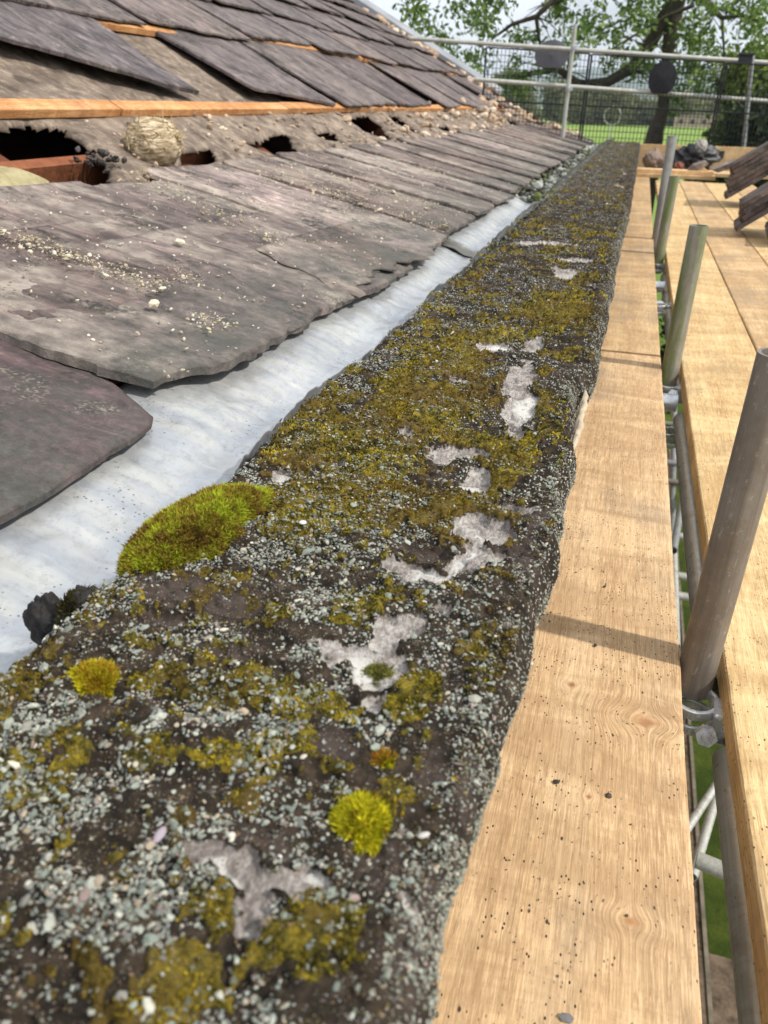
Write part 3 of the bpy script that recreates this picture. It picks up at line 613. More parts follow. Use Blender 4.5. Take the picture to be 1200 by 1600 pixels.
cushion(0, 0, float(np.linalg.norm(b_-a_))/2+.004, .037, .037, 48000, .0046, GB, 'moss_cushion', 'long thick green and brown moss clump at the gutter edge', rot=an, seed=3, at=mid, lumpy=.22)
cushion(592, 1052, .011, .008, .006, 2500, .004, [(.10, .10, .02), (.2, .2, .05), (.35, .33, .1)], 'moss_tuft', 'small pale green moss tuft on the bare whitish patch', seed=4)
cushion(765, 618, .0095, .009, .011, 2500, .004, [(.08, .09, .02), (.16, .16, .04), (.24, .22, .08)], 'moss_tuft', 'small dull grey green moss tuft beside the upper bare patch', seed=5)
cushion(598, 1192, .008, .008, .007, 1800, .0045, YG, 'moss_tuft', 'tiny moss tuft just above the bright yellow green moss ball', seed=6)
cushion(650, 1095, .012, .009, .006, 2200, .004, YG, 'moss_tuft', 'flat yellow green moss tuft at the lower end of the bare patch', seed=7)
BK = [(.012, .012, .014), (.03, .026, .018), (.06, .045, .02), (.014, .014, .016)]
def scrap():
    c = onz(110, 950, PZ-.02); root = empty('felt_scrap', (float(c[0]), float(c[1]), PZ-.06), 'torn black lump of bitumen felt lying on the lead beside the moss clump', 'felt scrap')
    g = np.random.default_rng(4)
    def lump(cx, cy, cz, rx, ry, rz, sd, nm):
        T, Pp = np.meshgrid(np.linspace(0, 2*pi, 57), np.linspace(0, pi, 29)); lum = 1+.75*(fbm(np.cos(T)*3*np.sin(Pp)+9, np.sin(T)*3*np.sin(Pp)+np.cos(Pp)*3+9, 4, sd)-.5)
        V = np.stack([cx+rx*np.sin(Pp)*np.cos(T)*lum, cy+ry*np.sin(Pp)*np.sin(T)*lum, cz+rz*np.cos(Pp)*lum], -1)
        link(nm, arrmesh(nm, V.reshape(-1, 3), gridfaces(29, 57)), m_simple('bitumen', (.008, .008, .010), (.035, .03, .026), 70, .7, spec=.4, bd=.004), root)
    z = PZ-.035
    lump(c[0]+.022, c[1]+.004, z, .034, .024, .032, 3, 'felt_lump'); lump(c[0]-.020, c[1]-.004, z-.004, .020, .015, .028, 5, 'felt_lump')
    lump(c[0]+.052, c[1]+.028, z+.014, .032, .010, .011, 7, 'felt_lump')
    n = 2500; T = g.random(n)*6.283; Pp = g.random(n)*1.4; S = np.stack([c[0]+.012+.040*np.sin(Pp)*np.cos(T), c[1]+.024*np.sin(Pp)*np.sin(T), z+.028*np.cos(Pp)], 1)
    cl = np.array([(.05, .045, .012), (.09, .085, .015), (.03, .02, .012)])[g.integers(0, 3, n)]; keep = S[:, 0] > c[0]+.0
    tag(shoots(S[keep], (S-np.array([c[0], c[1], z]))[keep], np.full(keep.sum(), .006), np.full(keep.sum(), .0018), cl[keep], 'moss_shoots', root, 4), kind='stuff')
scrap()
# a few larger pale stones lying loose
def pebble(u, v, z, r, c, label, par=None, plane='z'):
    P = onz(u, v, z); base = ico(); V, Fc, C = stones(np.array([P]), np.array([r]), .1, np.array([c]), base, int(u)+int(v), .6)
    me = arrmesh('pebble', V, Fc, True); cattr(me, 'Col', C); o = link('pebble', me, M['chip']); m = o.modifiers.new('s', 'SUBSURF'); m.levels = m.render_levels = 1
    tag(o, label, 'pebble', 'loose pebbles on the felt'); return o
pebble(473, 816, PZ+.012, .0062, (.62, .60, .54), 'pale pebble on the felt beside the long moss clump')
pebble(662, 1305, PZ+.008, .0036, (.5, .47, .44), 'small grey pebble just right of the bright moss ball')
pebble(436, 1340, PZ+.008, .0028, (.72, .7, .7), 'tiny white pebble between the bare patch and the moss ball')
pebble(250, 1304, PZ+.008, .0052, (.36, .30, .34), 'mauve pebble among the near chippings')
pebble(362, 1305, PZ+.008, .0034, (.6, .52, .45), 'cream pebble right of the mauve pebble')

# ------------------------------------------------------------------ lead gutter
def m_lead():
    k = NT('lead_sheet', .42, .4, .5)
    co = k.co
    a = k.ramp(k.noise(1, 6, co=k.map((9, 4, 9)), rough=.65, dist=.7), [(.28, (.29, .31, .345)), (.5, (.41, .43, .46)), (.72, (.55, .565, .58))])
    st = k.noise(1, 4, co=k.map((3, 42, 3), rot=(0, 0, .35)), rough=.6)
    a = k.mix(k.ramp(st, [(.45, 0), (.62, .5)]), a, (.58, .585, .575))
    a = k.mix(k.ramp(k.noise(3.3, 5, rough=.6, dist=1.2), [(.48, 0), (.62, .5)]), a, (.35, .37, .41))
    a = k.mix(k.math('MULTIPLY', k.attr('band'), k.ramp(k.noise(1, 4, co=k.map((2, 24, 2))), [(.38, .05), (.6, .55)])), a, (.60, .585, .52))
    a = k.mix(k.ramp(k.noise(55, 6, rough=.8), [(.48, 0), (.64, .5)]), a, (.27, .28, .30))
    d = k.math('ADD', k.attr('dirt'), k.math('MULTIPLY', k.math('SUBTRACT', k.noise(28, 6, rough=.75), .5), 1.0))
    a = k.mix(k.ramp(d, [(.5, 0), (.75, .9)]), a, (.11, .10, .075))
    sp = k.math('MULTIPLY', k.ramp(k.vor(120), [(.14, 1), (.22, 0)]), k.ramp(k.noise(9, 4), [(.5, 0), (.58, .8)]))
    a = k.mix(sp, a, (.10, .095, .09))
    ox = k.ramp(k.noise(7, 5), [(.58, 0), (.74, .3)]); a = k.mix(ox, a, (.44, .40, .33))
    k.col(a); k.rough(k.ramp(k.noise(40, 5), [(.3, .26), (.7, .5)])); k.bump(k.noise(90, 4), .12, .001); k.bump(st, .15, .004)
    return k.m
M['lead'] = m_lead()
def lead_piece(y0, y1, name, label, dirt0=0., dirt1=0., dz=0., seed=0, group=None):
    ny = int((y1-y0)/.0075)+2; nc = 46; ys = np.linspace(y0, y1, ny)
    px = np.array([-.73, -.66, -.615, -.565, -.525, -.488, -.457, -.433, -.420]); pz = np.array([-.405, -.422, -.433, -.447, -.468, -.470, -.458, -.434, -.402])
    t = np.linspace(0, 1, nc); bx = np.interp(t, np.linspace(0, 1, 9), px); bz = np.interp(t, np.linspace(0, 1, 9), pz)
    for _ in range(1): bx[1:-1] = (bx[:-2]+2*bx[1:-1]+bx[2:])/4; bz[1:-1] = (bz[:-2]+2*bz[1:-1]+bz[2:])/4
    Yg, Tg = np.meshgrid(ys, t, indexing='ij'); X = np.repeat(bx[None], ny, 0); Z = np.repeat(bz[None], ny, 0)
    # dressed-in dents and ripples
    rip = (fbm(Yg*6, Tg*1.6, 3, 11+seed)-.5)*.020+(fbm(Yg*22-Tg*2, Tg*1.8, 2, 15+seed)-.5)*.006+(fbm(Yg*60, Tg*8, 2, 19+seed)-.5)*.0012
    hem = sst(.78, 1, Tg); q1 = fbm(Yg*11+Tg*1.2, Tg*1.1, 2, 33+seed); rip = rip*(.3+.7*sst(0, .3, Tg))-.0050*np.clip(1-np.abs(q1-.5)*16, 0, 1)**1.5*sst(.0, .25, Tg)-.0018*np.clip(1-np.abs(fbm(Yg*24-Tg*1.5, Tg*.9, 2, 35+seed)-.5)*14, 0, 1)
    Z = Z+rip+hem*(fbm(Yg*5, Yg*0, 3, 21+seed)-.45)*.020; X = X+hem*((fbm(Yg*4.5, Yg*0+3, 3, 25+seed)-.5)*.036+(vn(Yg*45, Yg*0, 27)-.5)*.004)
    Yd = Yg+sst(.06, 0, (Yg-y0)/(y1-y0))*.02*(fbm(Tg*6, Tg*0, 3, 29+seed)-.5)+(.10 if y0 > 2 else 0)*0
    Z = Z+dz
    top = np.stack([X, Yd, Z], -1).reshape(-1, 3); n = len(top); bot = top-np.array([0, 0, .0024])
    Fc = np.concatenate([gridfaces(ny, nc), gridfaces(ny, nc, True)+n])
    e = []
    idx = np.arange(ny*nc).reshape(ny, nc)
    for line in (idx[0], idx[-1][::-1], idx[:, 0][::-1], idx[:, -1]):
        e.append(np.stack([line[:-1], line[:-1]+n, line[1:]+n, line[1:]], 1))
    me = arrmesh(name, np.concatenate([top, bot]), np.concatenate([Fc]+e)); 
    dirt = dirt0*sst(.32, 0, Yg-y0)+dirt1*sst(.35, 0, y1-Yg)+.32*hem*0+.30*sst(.12, 0, Tg)
    fattr(me, 'dirt', np.r_[dirt.ravel(), dirt.ravel()]); bd = sst(.50, .44, Tg+.03*(fbm(Yg*9, Yg*0, 2, 3)-.5)); fattr(me, 'band', np.r_[bd.ravel(), bd.ravel()])
    return tag(link(name, me, M['lead']), label, 'gutter lining', group)
GL = 'lead sheets lining the gutter'
lead_piece(-.15, .405, 'lead_sheet', 'short lead piece with a torn edge at the near end of the gutter', dz=-.006, seed=5, group=GL)
lead_piece(.412, 2.78, 'lead_sheet', 'long pale lead sheet lining the gutter beside the mossy parapet', 0., .55, seed=0, group=GL)
lead_piece(2.74, 4.45, 'lead_sheet', 'farther lead sheet with a dirty stained near end', 1.0, .35, dz=.004, seed=9, group=GL)
def trough():
    root = empty('gutter_trough', (-.55, 5, -.54), 'dark grey stone gutter trough below the lead, choked with debris at its far end', 'gutter')
    k = m_simple('old_gutter', (.030, .028, .025), (.11, .105, .09), 22, .9)
    ny, nc = 500, 14; ys = np.linspace(-.2, 12, ny); bx = np.array([-.80, -.74, -.70, -.64, -.60, -.56, -.52, -.48, -.45, -.445, -.430, -.410, -.380, -.325]); bz = np.array([-.44, -.45, -.465, -.485, -.50, -.51, -.51, -.505, -.49, -.465, -.448, -.442, -.438, -.438])
    Yg, Xg = np.meshgrid(ys, bx, indexing='ij'); Z = np.repeat(bz[None], ny, 0)+.006*(fbm(Yg*9, Xg*30, 3, 2)-.5)
    far = sst(4.35, 4.8, Yg); Z = Z+far*(.045*sst(-.45, -.40, Xg)*0+.05+.035*(fbm(Yg*7, Xg*18, 4, 6)-.5))*sst(-.82, -.6, Xg)
    link('trough', arrmesh('trough', np.stack([Xg, Yg, Z], -1).reshape(-1, 3), gridfaces(ny, nc)), k, root)
    g = np.random.default_rng(3); n = 900; y = 4.4+7.0*g.random(n)**1.3; x = -.62+.24*g.random(n); z = np.full(n, -.455)+.03*g.random(n)
    cols = np.array([(.13, .14, .11), (.22, .23, .20), (.08, .08, .05), (.10, .12, .03), (.38, .38, .35), (.05, .045, .035)])[g.integers(0, 6, n)]
    V, Fc, C = stones(np.stack([x, y, z], 1), .012+.03*g.random(n)**2, .3, cols, ico(), 3, .7)
    me = arrmesh('gutter_debris', V, Fc, False); cattr(me, 'Col', C); tag(link('gutter_debris', me, M['chip'], root), kind='stuff')
trough()

# ------------------------------------------------------------------ roof
ROOF = empty('slate_roof', (-1.6, 5, -.5), 'long weathered slate roof half stripped above the eaves with holes and bare battens', 'roof')
YV = 11.9
def slate(c4, offs, thick, name_mat, res=.012, seed=0, edge=.006, label=None, lay=.006, parent=ROOF):
    """c4: (s,y) corners: tail near, tail far, head far, head near; offs: height above the roof plane at those corners"""
    c4 = np.array(c4, float); wy = np.linalg.norm(c4[1]-c4[0]); hs = np.linalg.norm(c4[3]-c4[0])
    ny = int(np.clip(wy/res, 8, 120)); ns = int(np.clip(hs/res, 8, 100))
    b, a = np.meshgrid(np.linspace(0, 1, ns), np.linspace(0, 1, ny), indexing='ij')
    w4 = [(1-a)*(1-b), a*(1-b), a*b, (1-a)*b]
    s = sum(w*c[0] for w, c in zip(w4, c4)); y = sum(w*c[1] for w, c in zip(w4, c4)); off = sum(w*o for w, o in zip(w4, offs))
    def en(t, sd): return (fbm(t*7, t*0+sd, 4, sd)-.5)*2+.22*(vn(t*40, t*0, sd+3)-.5)
    tl = (1-b)**3; s = s+tl*en(y*1.0+seed, seed+1)*edge*2.2+tl*edge*1.2*np.floor(3*fbm(y*14+seed, y*0+2, 2, seed+2))/3; k1 = (1-a)**6; k2 = a**6
    y = y+(k1*en(s+seed, seed+5)+k2*en(s+seed+3, seed+9))*edge*1.4
    cr = .012*np.clip(1-np.minimum(a, 1-a)*wy/.05, 0, 1)**2*np.clip(1-b*hs/.05, 0, 1)+((.045*np.clip(1-a*wy/.27, 0, 1)+.075*np.clip(1-a*wy/.02, 0, 1))*(1-b)**2 if seed == 2 else 0); s = s+cr   # rounded tail corners
    t = fbm(s*5+seed*3.1, y*3.5+seed, 4, seed+20)*5; st = np.floor(t)+sst(0, .1, t-np.floor(t))
    rel = lay*(st/5-.5)+.0035*(fbm(s*30, y*22, 3, seed+30)-.5)+.012*(fbm(s*2.5+seed, y*2.5, 2, seed+40)-.5)
    ef = np.minimum(np.minimum(a, 1-a)*wy, b*hs)/.012; rel = rel-.004*(1-np.clip(ef, 0, 1))**2
    top = roof(s, y, off+thick+rel).reshape(-1, 3)
    bot = roof(s, y, off+.3*rel).reshape(-1, 3); n = len(top); g_ = gridfaces(ns, ny)
    idx = np.arange(n).reshape(ns, ny); fs = [g_[:, ::-1], g_+n]
    # ragged side, two bands so the edge reads as split layers
    for line, sgn in ((idx[0], 1), (idx[-1][::-1], 1), (idx[:, 0][::-1], 1), (idx[:, -1], 1)):
        fs.append(np.stack([line[:-1], line[:-1]+n, line[1:]+n, line[1:]], 1)[:, ::-1])
    me = arrmesh('slate', np.concatenate([top, bot]), np.concatenate(fs))
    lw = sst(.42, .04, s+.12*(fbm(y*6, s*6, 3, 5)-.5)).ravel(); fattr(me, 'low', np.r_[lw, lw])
    me.polygons.foreach_set('use_smooth', np.r_[np.ones(2*len(g_), bool), np.zeros(len(me.polygons)-2*len(g_), bool)])
    o = link('slate', me, M[name_mat], parent)
    if label: o['label'] = label
    return o
def eave(u, v): s, y = rp(u, v); return y
# eaves course
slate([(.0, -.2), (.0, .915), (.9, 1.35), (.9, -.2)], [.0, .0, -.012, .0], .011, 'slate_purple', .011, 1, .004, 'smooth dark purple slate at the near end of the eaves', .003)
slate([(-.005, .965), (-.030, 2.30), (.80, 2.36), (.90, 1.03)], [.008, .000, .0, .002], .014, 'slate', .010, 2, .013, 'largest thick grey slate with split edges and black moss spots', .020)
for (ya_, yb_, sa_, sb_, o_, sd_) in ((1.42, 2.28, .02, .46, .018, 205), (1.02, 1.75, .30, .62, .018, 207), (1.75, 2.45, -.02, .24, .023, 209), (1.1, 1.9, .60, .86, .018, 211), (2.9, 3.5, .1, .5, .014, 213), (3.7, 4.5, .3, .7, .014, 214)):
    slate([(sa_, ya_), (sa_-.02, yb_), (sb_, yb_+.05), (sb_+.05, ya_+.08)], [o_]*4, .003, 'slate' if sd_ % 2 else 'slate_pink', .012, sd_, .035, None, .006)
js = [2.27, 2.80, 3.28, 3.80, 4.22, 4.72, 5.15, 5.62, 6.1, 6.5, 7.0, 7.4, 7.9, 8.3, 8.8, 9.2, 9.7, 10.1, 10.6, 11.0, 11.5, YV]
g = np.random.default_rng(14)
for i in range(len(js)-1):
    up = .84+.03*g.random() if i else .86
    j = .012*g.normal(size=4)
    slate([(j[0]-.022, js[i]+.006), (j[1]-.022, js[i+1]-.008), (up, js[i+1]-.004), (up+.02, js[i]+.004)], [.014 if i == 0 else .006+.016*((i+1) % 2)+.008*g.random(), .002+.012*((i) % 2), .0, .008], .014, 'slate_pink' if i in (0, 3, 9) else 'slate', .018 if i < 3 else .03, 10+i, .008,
          'pale pinkish grey slate beside the largest eaves slate' if i == 0 else None)
# upper courses
S0 = KS
tA1 = rp(0, 85); tA2 = rp(310, 165); hA = rp(120, 28)
row1 = rp(400, 155)[0]-.0; tB = rp(522, 178)
def slp(p, d): return (p[0]+d, p[1])
r1y = [rp(400, 155)[1], rp(555, 160)[1]-.28, rp(600, 150)[1]]
print('knee rows', tA1, tA2, hA, rp(400, 155), tB, rp(255, 58), rp(380, 66), rp(505, 90), rp(0, 8), rp(240, 48), rp(500, 88), rp(265, 0), rp(430, 30))
R1 = tB[0]+.01; R2 = rp(240, 48)[0]
d_ = np.array([tA1[1]-tA2[1], tA1[0]-tA2[0]])
slate([(tA1[0]+(tA1[0]-tA2[0])*.55, tA1[1]+(tA1[1]-tA2[1])*.55), tA2, (R2+.22, hA[1]+.08), (R2+.42, tA1[1]-.5)], [.05, .035, .012, .012], .016, 'slate_up', .014, 60, .008, 'loose slate hanging askew over the bare batten near the nest')
slate([(rp(400, 155)[0]-.01, 3.90), (R1, 4.82), (R2+.15, 4.93), (R2+.15, 3.93)], [.05, .035, .0, .0], .014, 'slate_up', .018, 61, .008)
rowsS = [R1, R2, R2+.52, R2+.98, R2+1.42, R2+1.84, R2+2.24, R2+2.62, R2+2.99]
y = 4.95; i = 0; g = np.random.default_rng(31)
while y < YV-.2:
    wd = 1.02+.2*g.random() if y < 8 else .8+.3*g.random()
    y1 = min(y+wd, YV)
    miss = (i in (2, 5))
    if miss:   # a slipped narrow slate leaves the underlay and batten bare beside it
        slate([(R1-.05+.03*g.random(), y+.34), (R1+.02, y1), (R2+.15, y1), (R2+.15, y+.32)], [.05, .03, 0, 0], .013, 'slate_up', .03, 70+i, .01)
    else:
        slate([(R1-.02+.06*g.normal(), y+.01), (R1-.02+.05*g.normal(), y1-.02), (R2+.15, y1), (R2+.15, y)], [.045, .028+.02*g.random(), 0, 0], .013, 'slate_up', .03, 70+i, .01)
    y = y1; i += 1
for r_, (ra) in enumerate(rowsS[1:-1]):
    rb = rowsS[r_+2]; y = 1.2+.55*(r_ % 2)+.3*r_; i = 0
    if r_ == 0: y = 1.9
    ymax = YV+.12*r_
    while y < ymax-.15:
        wd = .95+.35*g.random(); y1 = min(y+wd, ymax)
        if r_ == 0 and i == 0: y1 = rp(125, 12)[1]+.3
        slate([(ra+.06*g.normal(), y+.012), (ra+.05*g.normal(), y1-.012-.05*(g.random() < .25)), (rb+.14, y1-.01), (rb+.14, y+.01)], [.040+.015*g.random(), .028+.018*g.random(), 0, 0], .013, 'slate_up', .03, 100+r_*20+i, .010)
        y = y1; i += 1
# battens
for bi, (s0, segs) in enumerate(((R1+.03, ((.4, 2.62), (2.63, 4.1), (4.11, 5.9), (5.93, 7.9), (7.95, 9.3), (9.35, YV-.1))), (R2-.035, ((1.2, 4.15),)), (R2+.07, ((4.17, 7.5), (7.52, YV))))):
    for (ya, yb) in segs:
        j = .006*random.uniform(-1, 1); P = []
        for s_, o_ in ((-.030, -.004), (.030, -.004), (.030, .024), (-.030, .024)):
            for yy in (ya, yb): P.append(roof(s0+s_+j, yy, o_+.004))
        b = MB(); b.add(P, [(0, 1, 3, 2), (2, 3, 5, 4), (4, 5, 7, 6), (6, 7, 1, 0), (0, 2, 4, 6), (1, 7, 5, 3)]); b.build('batten', M['batten'], ROOF, bevel=.002)
# underlay with torn holes
def m_under():
    k = NT('old_underlay', .95, spec=.15)
    a = k.ramp(k.noise(6, 7, rough=.7), [(.3, (.10, .076, .06)), (.5, (.20, .155, .122)), (.7, (.34, .27, .21))])
    a = k.mix(k.ramp(k.noise(24, 6, rough=.75), [(.5, 0), (.68, .7)]), a, (.42, .34, .26)); a = k.mix(k.ramp(k.noise(11, 5), [(.55, 0), (.68, .8)]), a, (.07, .055, .045))
    k.col(a); k.bump(k.noise(40, 6, rough=.75), .7, .008); return k.m
HOLES = [[(-40, 192), (0, 193), (50, 188), (100, 196), (118, 212), (150, 232), (165, 250), (176, 275), (150, 290), (-40, 300)],
         [(284, 236), (333, 231), (341, 243), (326, 254), (300, 268), (284, 258)], [(382, 221), (398, 217), (440, 208), (452, 213), (466, 229), (468, 236), (430, 238), (405, 232)],
         [(462, 231), (495, 236), (535, 250), (538, 258), (515, 256), (470, 241)], [(540, 181), (575, 178), (600, 196), (616, 214), (600, 214), (566, 200)], [(492, 205), (528, 206), (532, 217), (505, 215)],
         [(606, 178), (622, 180), (640, 192), (658, 207), (645, 205), (622, 192)], [(686, 195), (700, 196), (708, 204), (692, 202)], [(793, 185), (808, 190), (816, 198), (800, 195)], [(702, 213), (716, 214), (722, 222), (706, 220)], [(818, 178), (830, 182), (834, 188), (822, 186)]]
HP = [np.array([rp(*p) for p in h]) for h in HOLES]
def inside(s, y, poly):
    r_ = np.zeros(s.shape, bool); n = len(poly)
    for i in range(n):
        a, b = poly[i], poly[(i+1) % n]; c = ((a[1] > y) != (b[1] > y)); r_ ^= c & (s < (b[0]-a[0])*(y-a[1])/(b[1]-a[1]+1e-12)+a[0])
    return r_
def underlay():
    s = np.r_[np.linspace(.55, 1.40, 95), np.linspace(1.42, 2.2, 40), np.linspace(2.3, 5.4, 25)]
    ys = [-.3]
    while ys[-1] < YV: ys.append(ys[-1]+max(.011, .004*ys[-1]))
    ys = np.array(ys); S, Y = np.meshgrid(s, ys, indexing='ij')
    jx = .02*(fbm(S*22, Y*16, 3, 5)-.5); jy = .045*(fbm(S*22, Y*14, 3, 6)-.5)
    H = np.zeros(S.shape, bool)
    for h in HP: H |= inside(S+jx, Y+jy, h)
    soft = H.astype(float)
    for _ in range(5): soft[1:-1, 1:-1] = (soft[:-2, 1:-1]+soft[2:, 1:-1]+soft[1:-1, :-2]+soft[1:-1, 2:]+soft[1:-1, 1:-1])/5
    off = -.016+.020*(fbm(S*6, Y*4, 4, 8)-.5)+.006*(fbm(S*40, Y*30, 3, 9)-.5)-.04*soft+.018*sst(.80, .98, S)*(1-sst(1.18, 1.30, S))*(fbm(S*9, Y*3, 3, 12))
    V = roof(S, Y, off).reshape(-1, 3); Fc = gridfaces(len(s), len(ys), True); bad = H.ravel()[Fc].sum(1) >= 2
    me = arrmesh('torn_underlay', V, Fc[~bad]); o = link('torn_underlay', me, m_under(), ROOF); m = o.modifiers.new('t', 'SOLIDIFY'); m.thickness = .008; m.offset = -1
    # dark roof space behind
    dk_ = m_simple('roof_space', (.07, .035, .022), (.17, .09, .055), 6, .95)
    b = MB(); A = [roof(.35, -.4, -.40), roof(.35, YV, -.40), roof(5.4, YV, -.40), roof(5.4, -.4, -.40), roof(.35, -.4, -.03), roof(.35, YV, -.03), roof(5.4, YV, -.03), roof(5.4, -.4, -.03)]
    b.add(A, [(0, 1, 2, 3), (0, 4, 5, 1), (2, 6, 7, 3), (0, 3, 7, 4), (1, 5, 6, 2)]); b.build('ceiling_lining', dk_, ROOF)
    b = MB(); P = [roof(s_, y_, o_) for s_ in (1.02, 1.06) for y_ in (.9, 3.2) for o_ in (-.17, -.035)]
    b.add(P, [(0, 1, 3, 2), (4, 6, 7, 5), (0, 4, 5, 1), (2, 3, 7, 6), (0, 2, 6, 4), (1, 5, 7, 3)]); b.build('tilting_fillet', m_simple('rusty_timber', (.16, .05, .022), (.32, .12, .055), 14, .9), ROOF)
    for yy in (1.2, 1.92, 2.75, 3.5, 4.3, 5.1, 5.9, 6.7):
        b = MB(); P = [roof(s_, y_, o_) for s_ in (KS+.04, 3.2) for y_ in (yy, yy+.06) for o_ in (-.17, -.065)]
        b.add(P, [(0, 1, 3, 2), (4, 6, 7, 5), (0, 4, 5, 1), (2, 3, 7, 6), (0, 2, 6, 4), (1, 5, 7, 3)]); b.build('rafter', m_simple('rafter_wood', (.10, .035, .018), (.22, .08, .04), 14, .9), ROOF)
underlay()
# gable end: lead-grey coping, mortar and rubble along the verge
def verge():
    k = m_simple('verge_coping', (.22, .23, .25), (.36, .37, .39), 3, .6)
    P = []; 
    for s_, o_ in ((1.5, -.10), (5.2, -.10)):
        P += [roof(s_, YV+.06, o_), roof(s_, YV+.50, o_), roof(s_, YV+.50, .13), roof(s_, YV+.06, .10)]
    b = MB(); b.add(P, [(0, 1, 2, 3), (4, 7, 6, 5), (0, 4, 5, 1), (1, 5, 6, 2), (2, 6, 7, 3), (3, 7, 4, 0)]); b.build('gable_coping', k, ROOF, bevel=.01)
    b = MB(); P = []
    for s_ in (0, KS, 5.4):
        P += [roof(s_, YV-.02, -.04), roof(s_, YV+.5, -.04)]
    P += [(p[0], p[1], GZ) for p in P]
    b.add(P, [(0, 2, 3, 1), (2, 4, 5, 3), (0, 6, 8, 2), (2, 8, 10, 4), (1, 3, 9, 7), (3, 5, 11, 9), (0, 1, 7, 6)]); b.build('gable_wall', m_simple('gable_stone', (.16, .12, .09), (.34, .28, .22), 4, .95), ROOF)
    g = np.random.default_rng(12)
    def rub(n, s0, s1, y0, y1, sz, o0, o1, cols, nm, flat=.7, sd=1):
        s = s0+(s1-s0)*g.random(n); y = y0+(y1-y0)*g.random(n); hk = ~np.any([inside(s+ds, y+dy, h) for h in HP for ds in (-.02, .02) for dy in (-.04, .04)], axis=0); s, y = s[hk], y[hk]; n = len(s); o = o0+(o1-o0)*g.random(n); P = roof(s, y, o); cl = np.array(cols)[g.integers(0, len(cols), n)]
        V, Fc, C = stones(P, sz*(.4+g.random(n)), .4, cl, ico(), sd, flat); me = arrmesh(nm, V, Fc, False); cattr(me, 'Col', C); return tag(link(nm, me, M['chip'], ROOF), kind='stuff')
    mort = [(.46, .33, .22), (.56, .42, .30), (.38, .27, .19), (.26, .2, .15), (.62, .50, .38)]
    rub(160, .2, 3.6, YV-.08, YV+.08, .06, .0, .05, mort, 'verge_mortar', sd=3)
    rub(60, 1.0, 1.45, 8.8, YV, .055, .0, .07, mort, 'mortar_rubble', sd=4)
    rub(220, .8, 1.35, 4.5, 10.5, .028, .0, .02, mort, 'mortar_rubble', sd=5)
    rub(260, .75, 1.25, 1.5, 6, .011, .0, .012, mort, 'mortar_rubble', sd=6)
    rub(1100, .02, .8, 1.0, 4.2, .0035, .026, .032, [(.55, .49, .37), (.42, .36, .26), (.62, .58, .48), (.3, .25, .2)], 'loose_grit', sd=7)
    # lines of lime grit gathered along old slate joints
    P = []
    for (p, q_, n) in (((-20, 380), (250, 470), 520), ((200, 285), (440, 400), 240), ((400, 280), (690, 372), 520), ((260, 440), (320, 470), 60), ((300, 520), (360, 535), 90), ((540, 300), (700, 345), 200), ((620, 260), (800, 300), 160)):
        for j in range(n):
            t = g.random(); P.append(rp(p[0]+(q_[0]-p[0])*t+g.normal()*9, p[1]+(q_[1]-p[1])*t+g.normal()*7))
    P = np.array(P); n = len(P); cl = np.array([(.52, .44, .30), (.40, .33, .22), (.60, .54, .42), (.32, .27, .17)])[g.integers(0, 4, n)]
    V, Fc, C = stones(roof(P[:, 0], P[:, 1], .033), .0020*np.exp(g.normal(size=n)*.6), .4, cl, ico(), 9, .6); me = arrmesh('lime_grit', V, Fc, False); cattr(me, 'Col', C); tag(link('lime_grit', me, M['chip'], ROOF), kind='stuff')
verge()
for (u, v, r_, lab) in ((281, 378, .017, 'pale lime lump on the largest eaves slate, left one'), (241, 475, .015, 'cream lime lump low on the largest eaves slate')):
    s_, y_ = rp(u, v, .035); P = roof(s_, y_, .036); V, Fc, C = stones(np.array([P]), np.array([r_]), .2, np.array([(.62, .55, .42)]), ico(), int(u), .6)
    me = arrmesh('lime_lump', V, Fc, False); cattr(me, 'Col', C); tag(link('lime_lump', me, M['chip']), lab, 'lime lump')

# ------------------------------------------------------------------ nests
def nest():
    s_, y_ = rp(232, 238); C = roof(s_-.01, y_, .035); root = empty('wasp_nest', tuple(C), 'papery straw coloured nest ball sitting on the torn underlay under the batten', 'nest')
    k = NT('nest_paper', .95, spec=.1); wv = k.noise(1, 5, co=k.map((30, 30, 160), rot=(.5, .9, .2)), rough=.7); k.col(k.ramp(wv, [(.36, (.22, .15, .08)), (.5, (.50, .39, .25)), (.62, (.78, .66, .48))])); k.bump(wv, 1., .01)
    T, Pp = np.meshgrid(np.linspace(0, 2*pi, 65), np.linspace(0, pi, 33)); lum = 1+.30*(fbm(np.cos(T)*3*np.sin(Pp)+9, np.sin(T)*3*np.sin(Pp)+np.cos(Pp)*4+9, 4, 3)-.5)+.10*np.abs((vn(Pp*9+T*.6, T*2, 8)-.5))
    V = np.stack([C[0]+.085*np.sin(Pp)*np.cos(T)*lum, C[1]+.098*np.sin(Pp)*np.sin(T)*lum, C[2]+.078*np.cos(Pp)*lum], -1); link('nest_shell', arrmesh('nest_shell', V.reshape(-1, 3), gridfaces(33, 65)), k.m, root)
    g = np.random.default_rng(8); n = 260; d = g.normal(size=(n, 3)); d[:, 2] = np.abs(d[:, 2])*.6; d[:, 1] += .5; d /= np.linalg.norm(d, axis=1)[:, None]; P = np.array(C)+d*np.array([.085, .10, .078]); D = np.cross(d, g.normal(size=(n, 3)))+d*.25
    cl = np.array([(.5, .38, .2), (.66, .54, .34), (.30, .2, .1)])[g.integers(0, 3, n)]; tag(shoots(P, D, .018+.025*g.random(n), np.full(n, .0035), cl, 'straw', root, 3), kind='stuff')
nest()
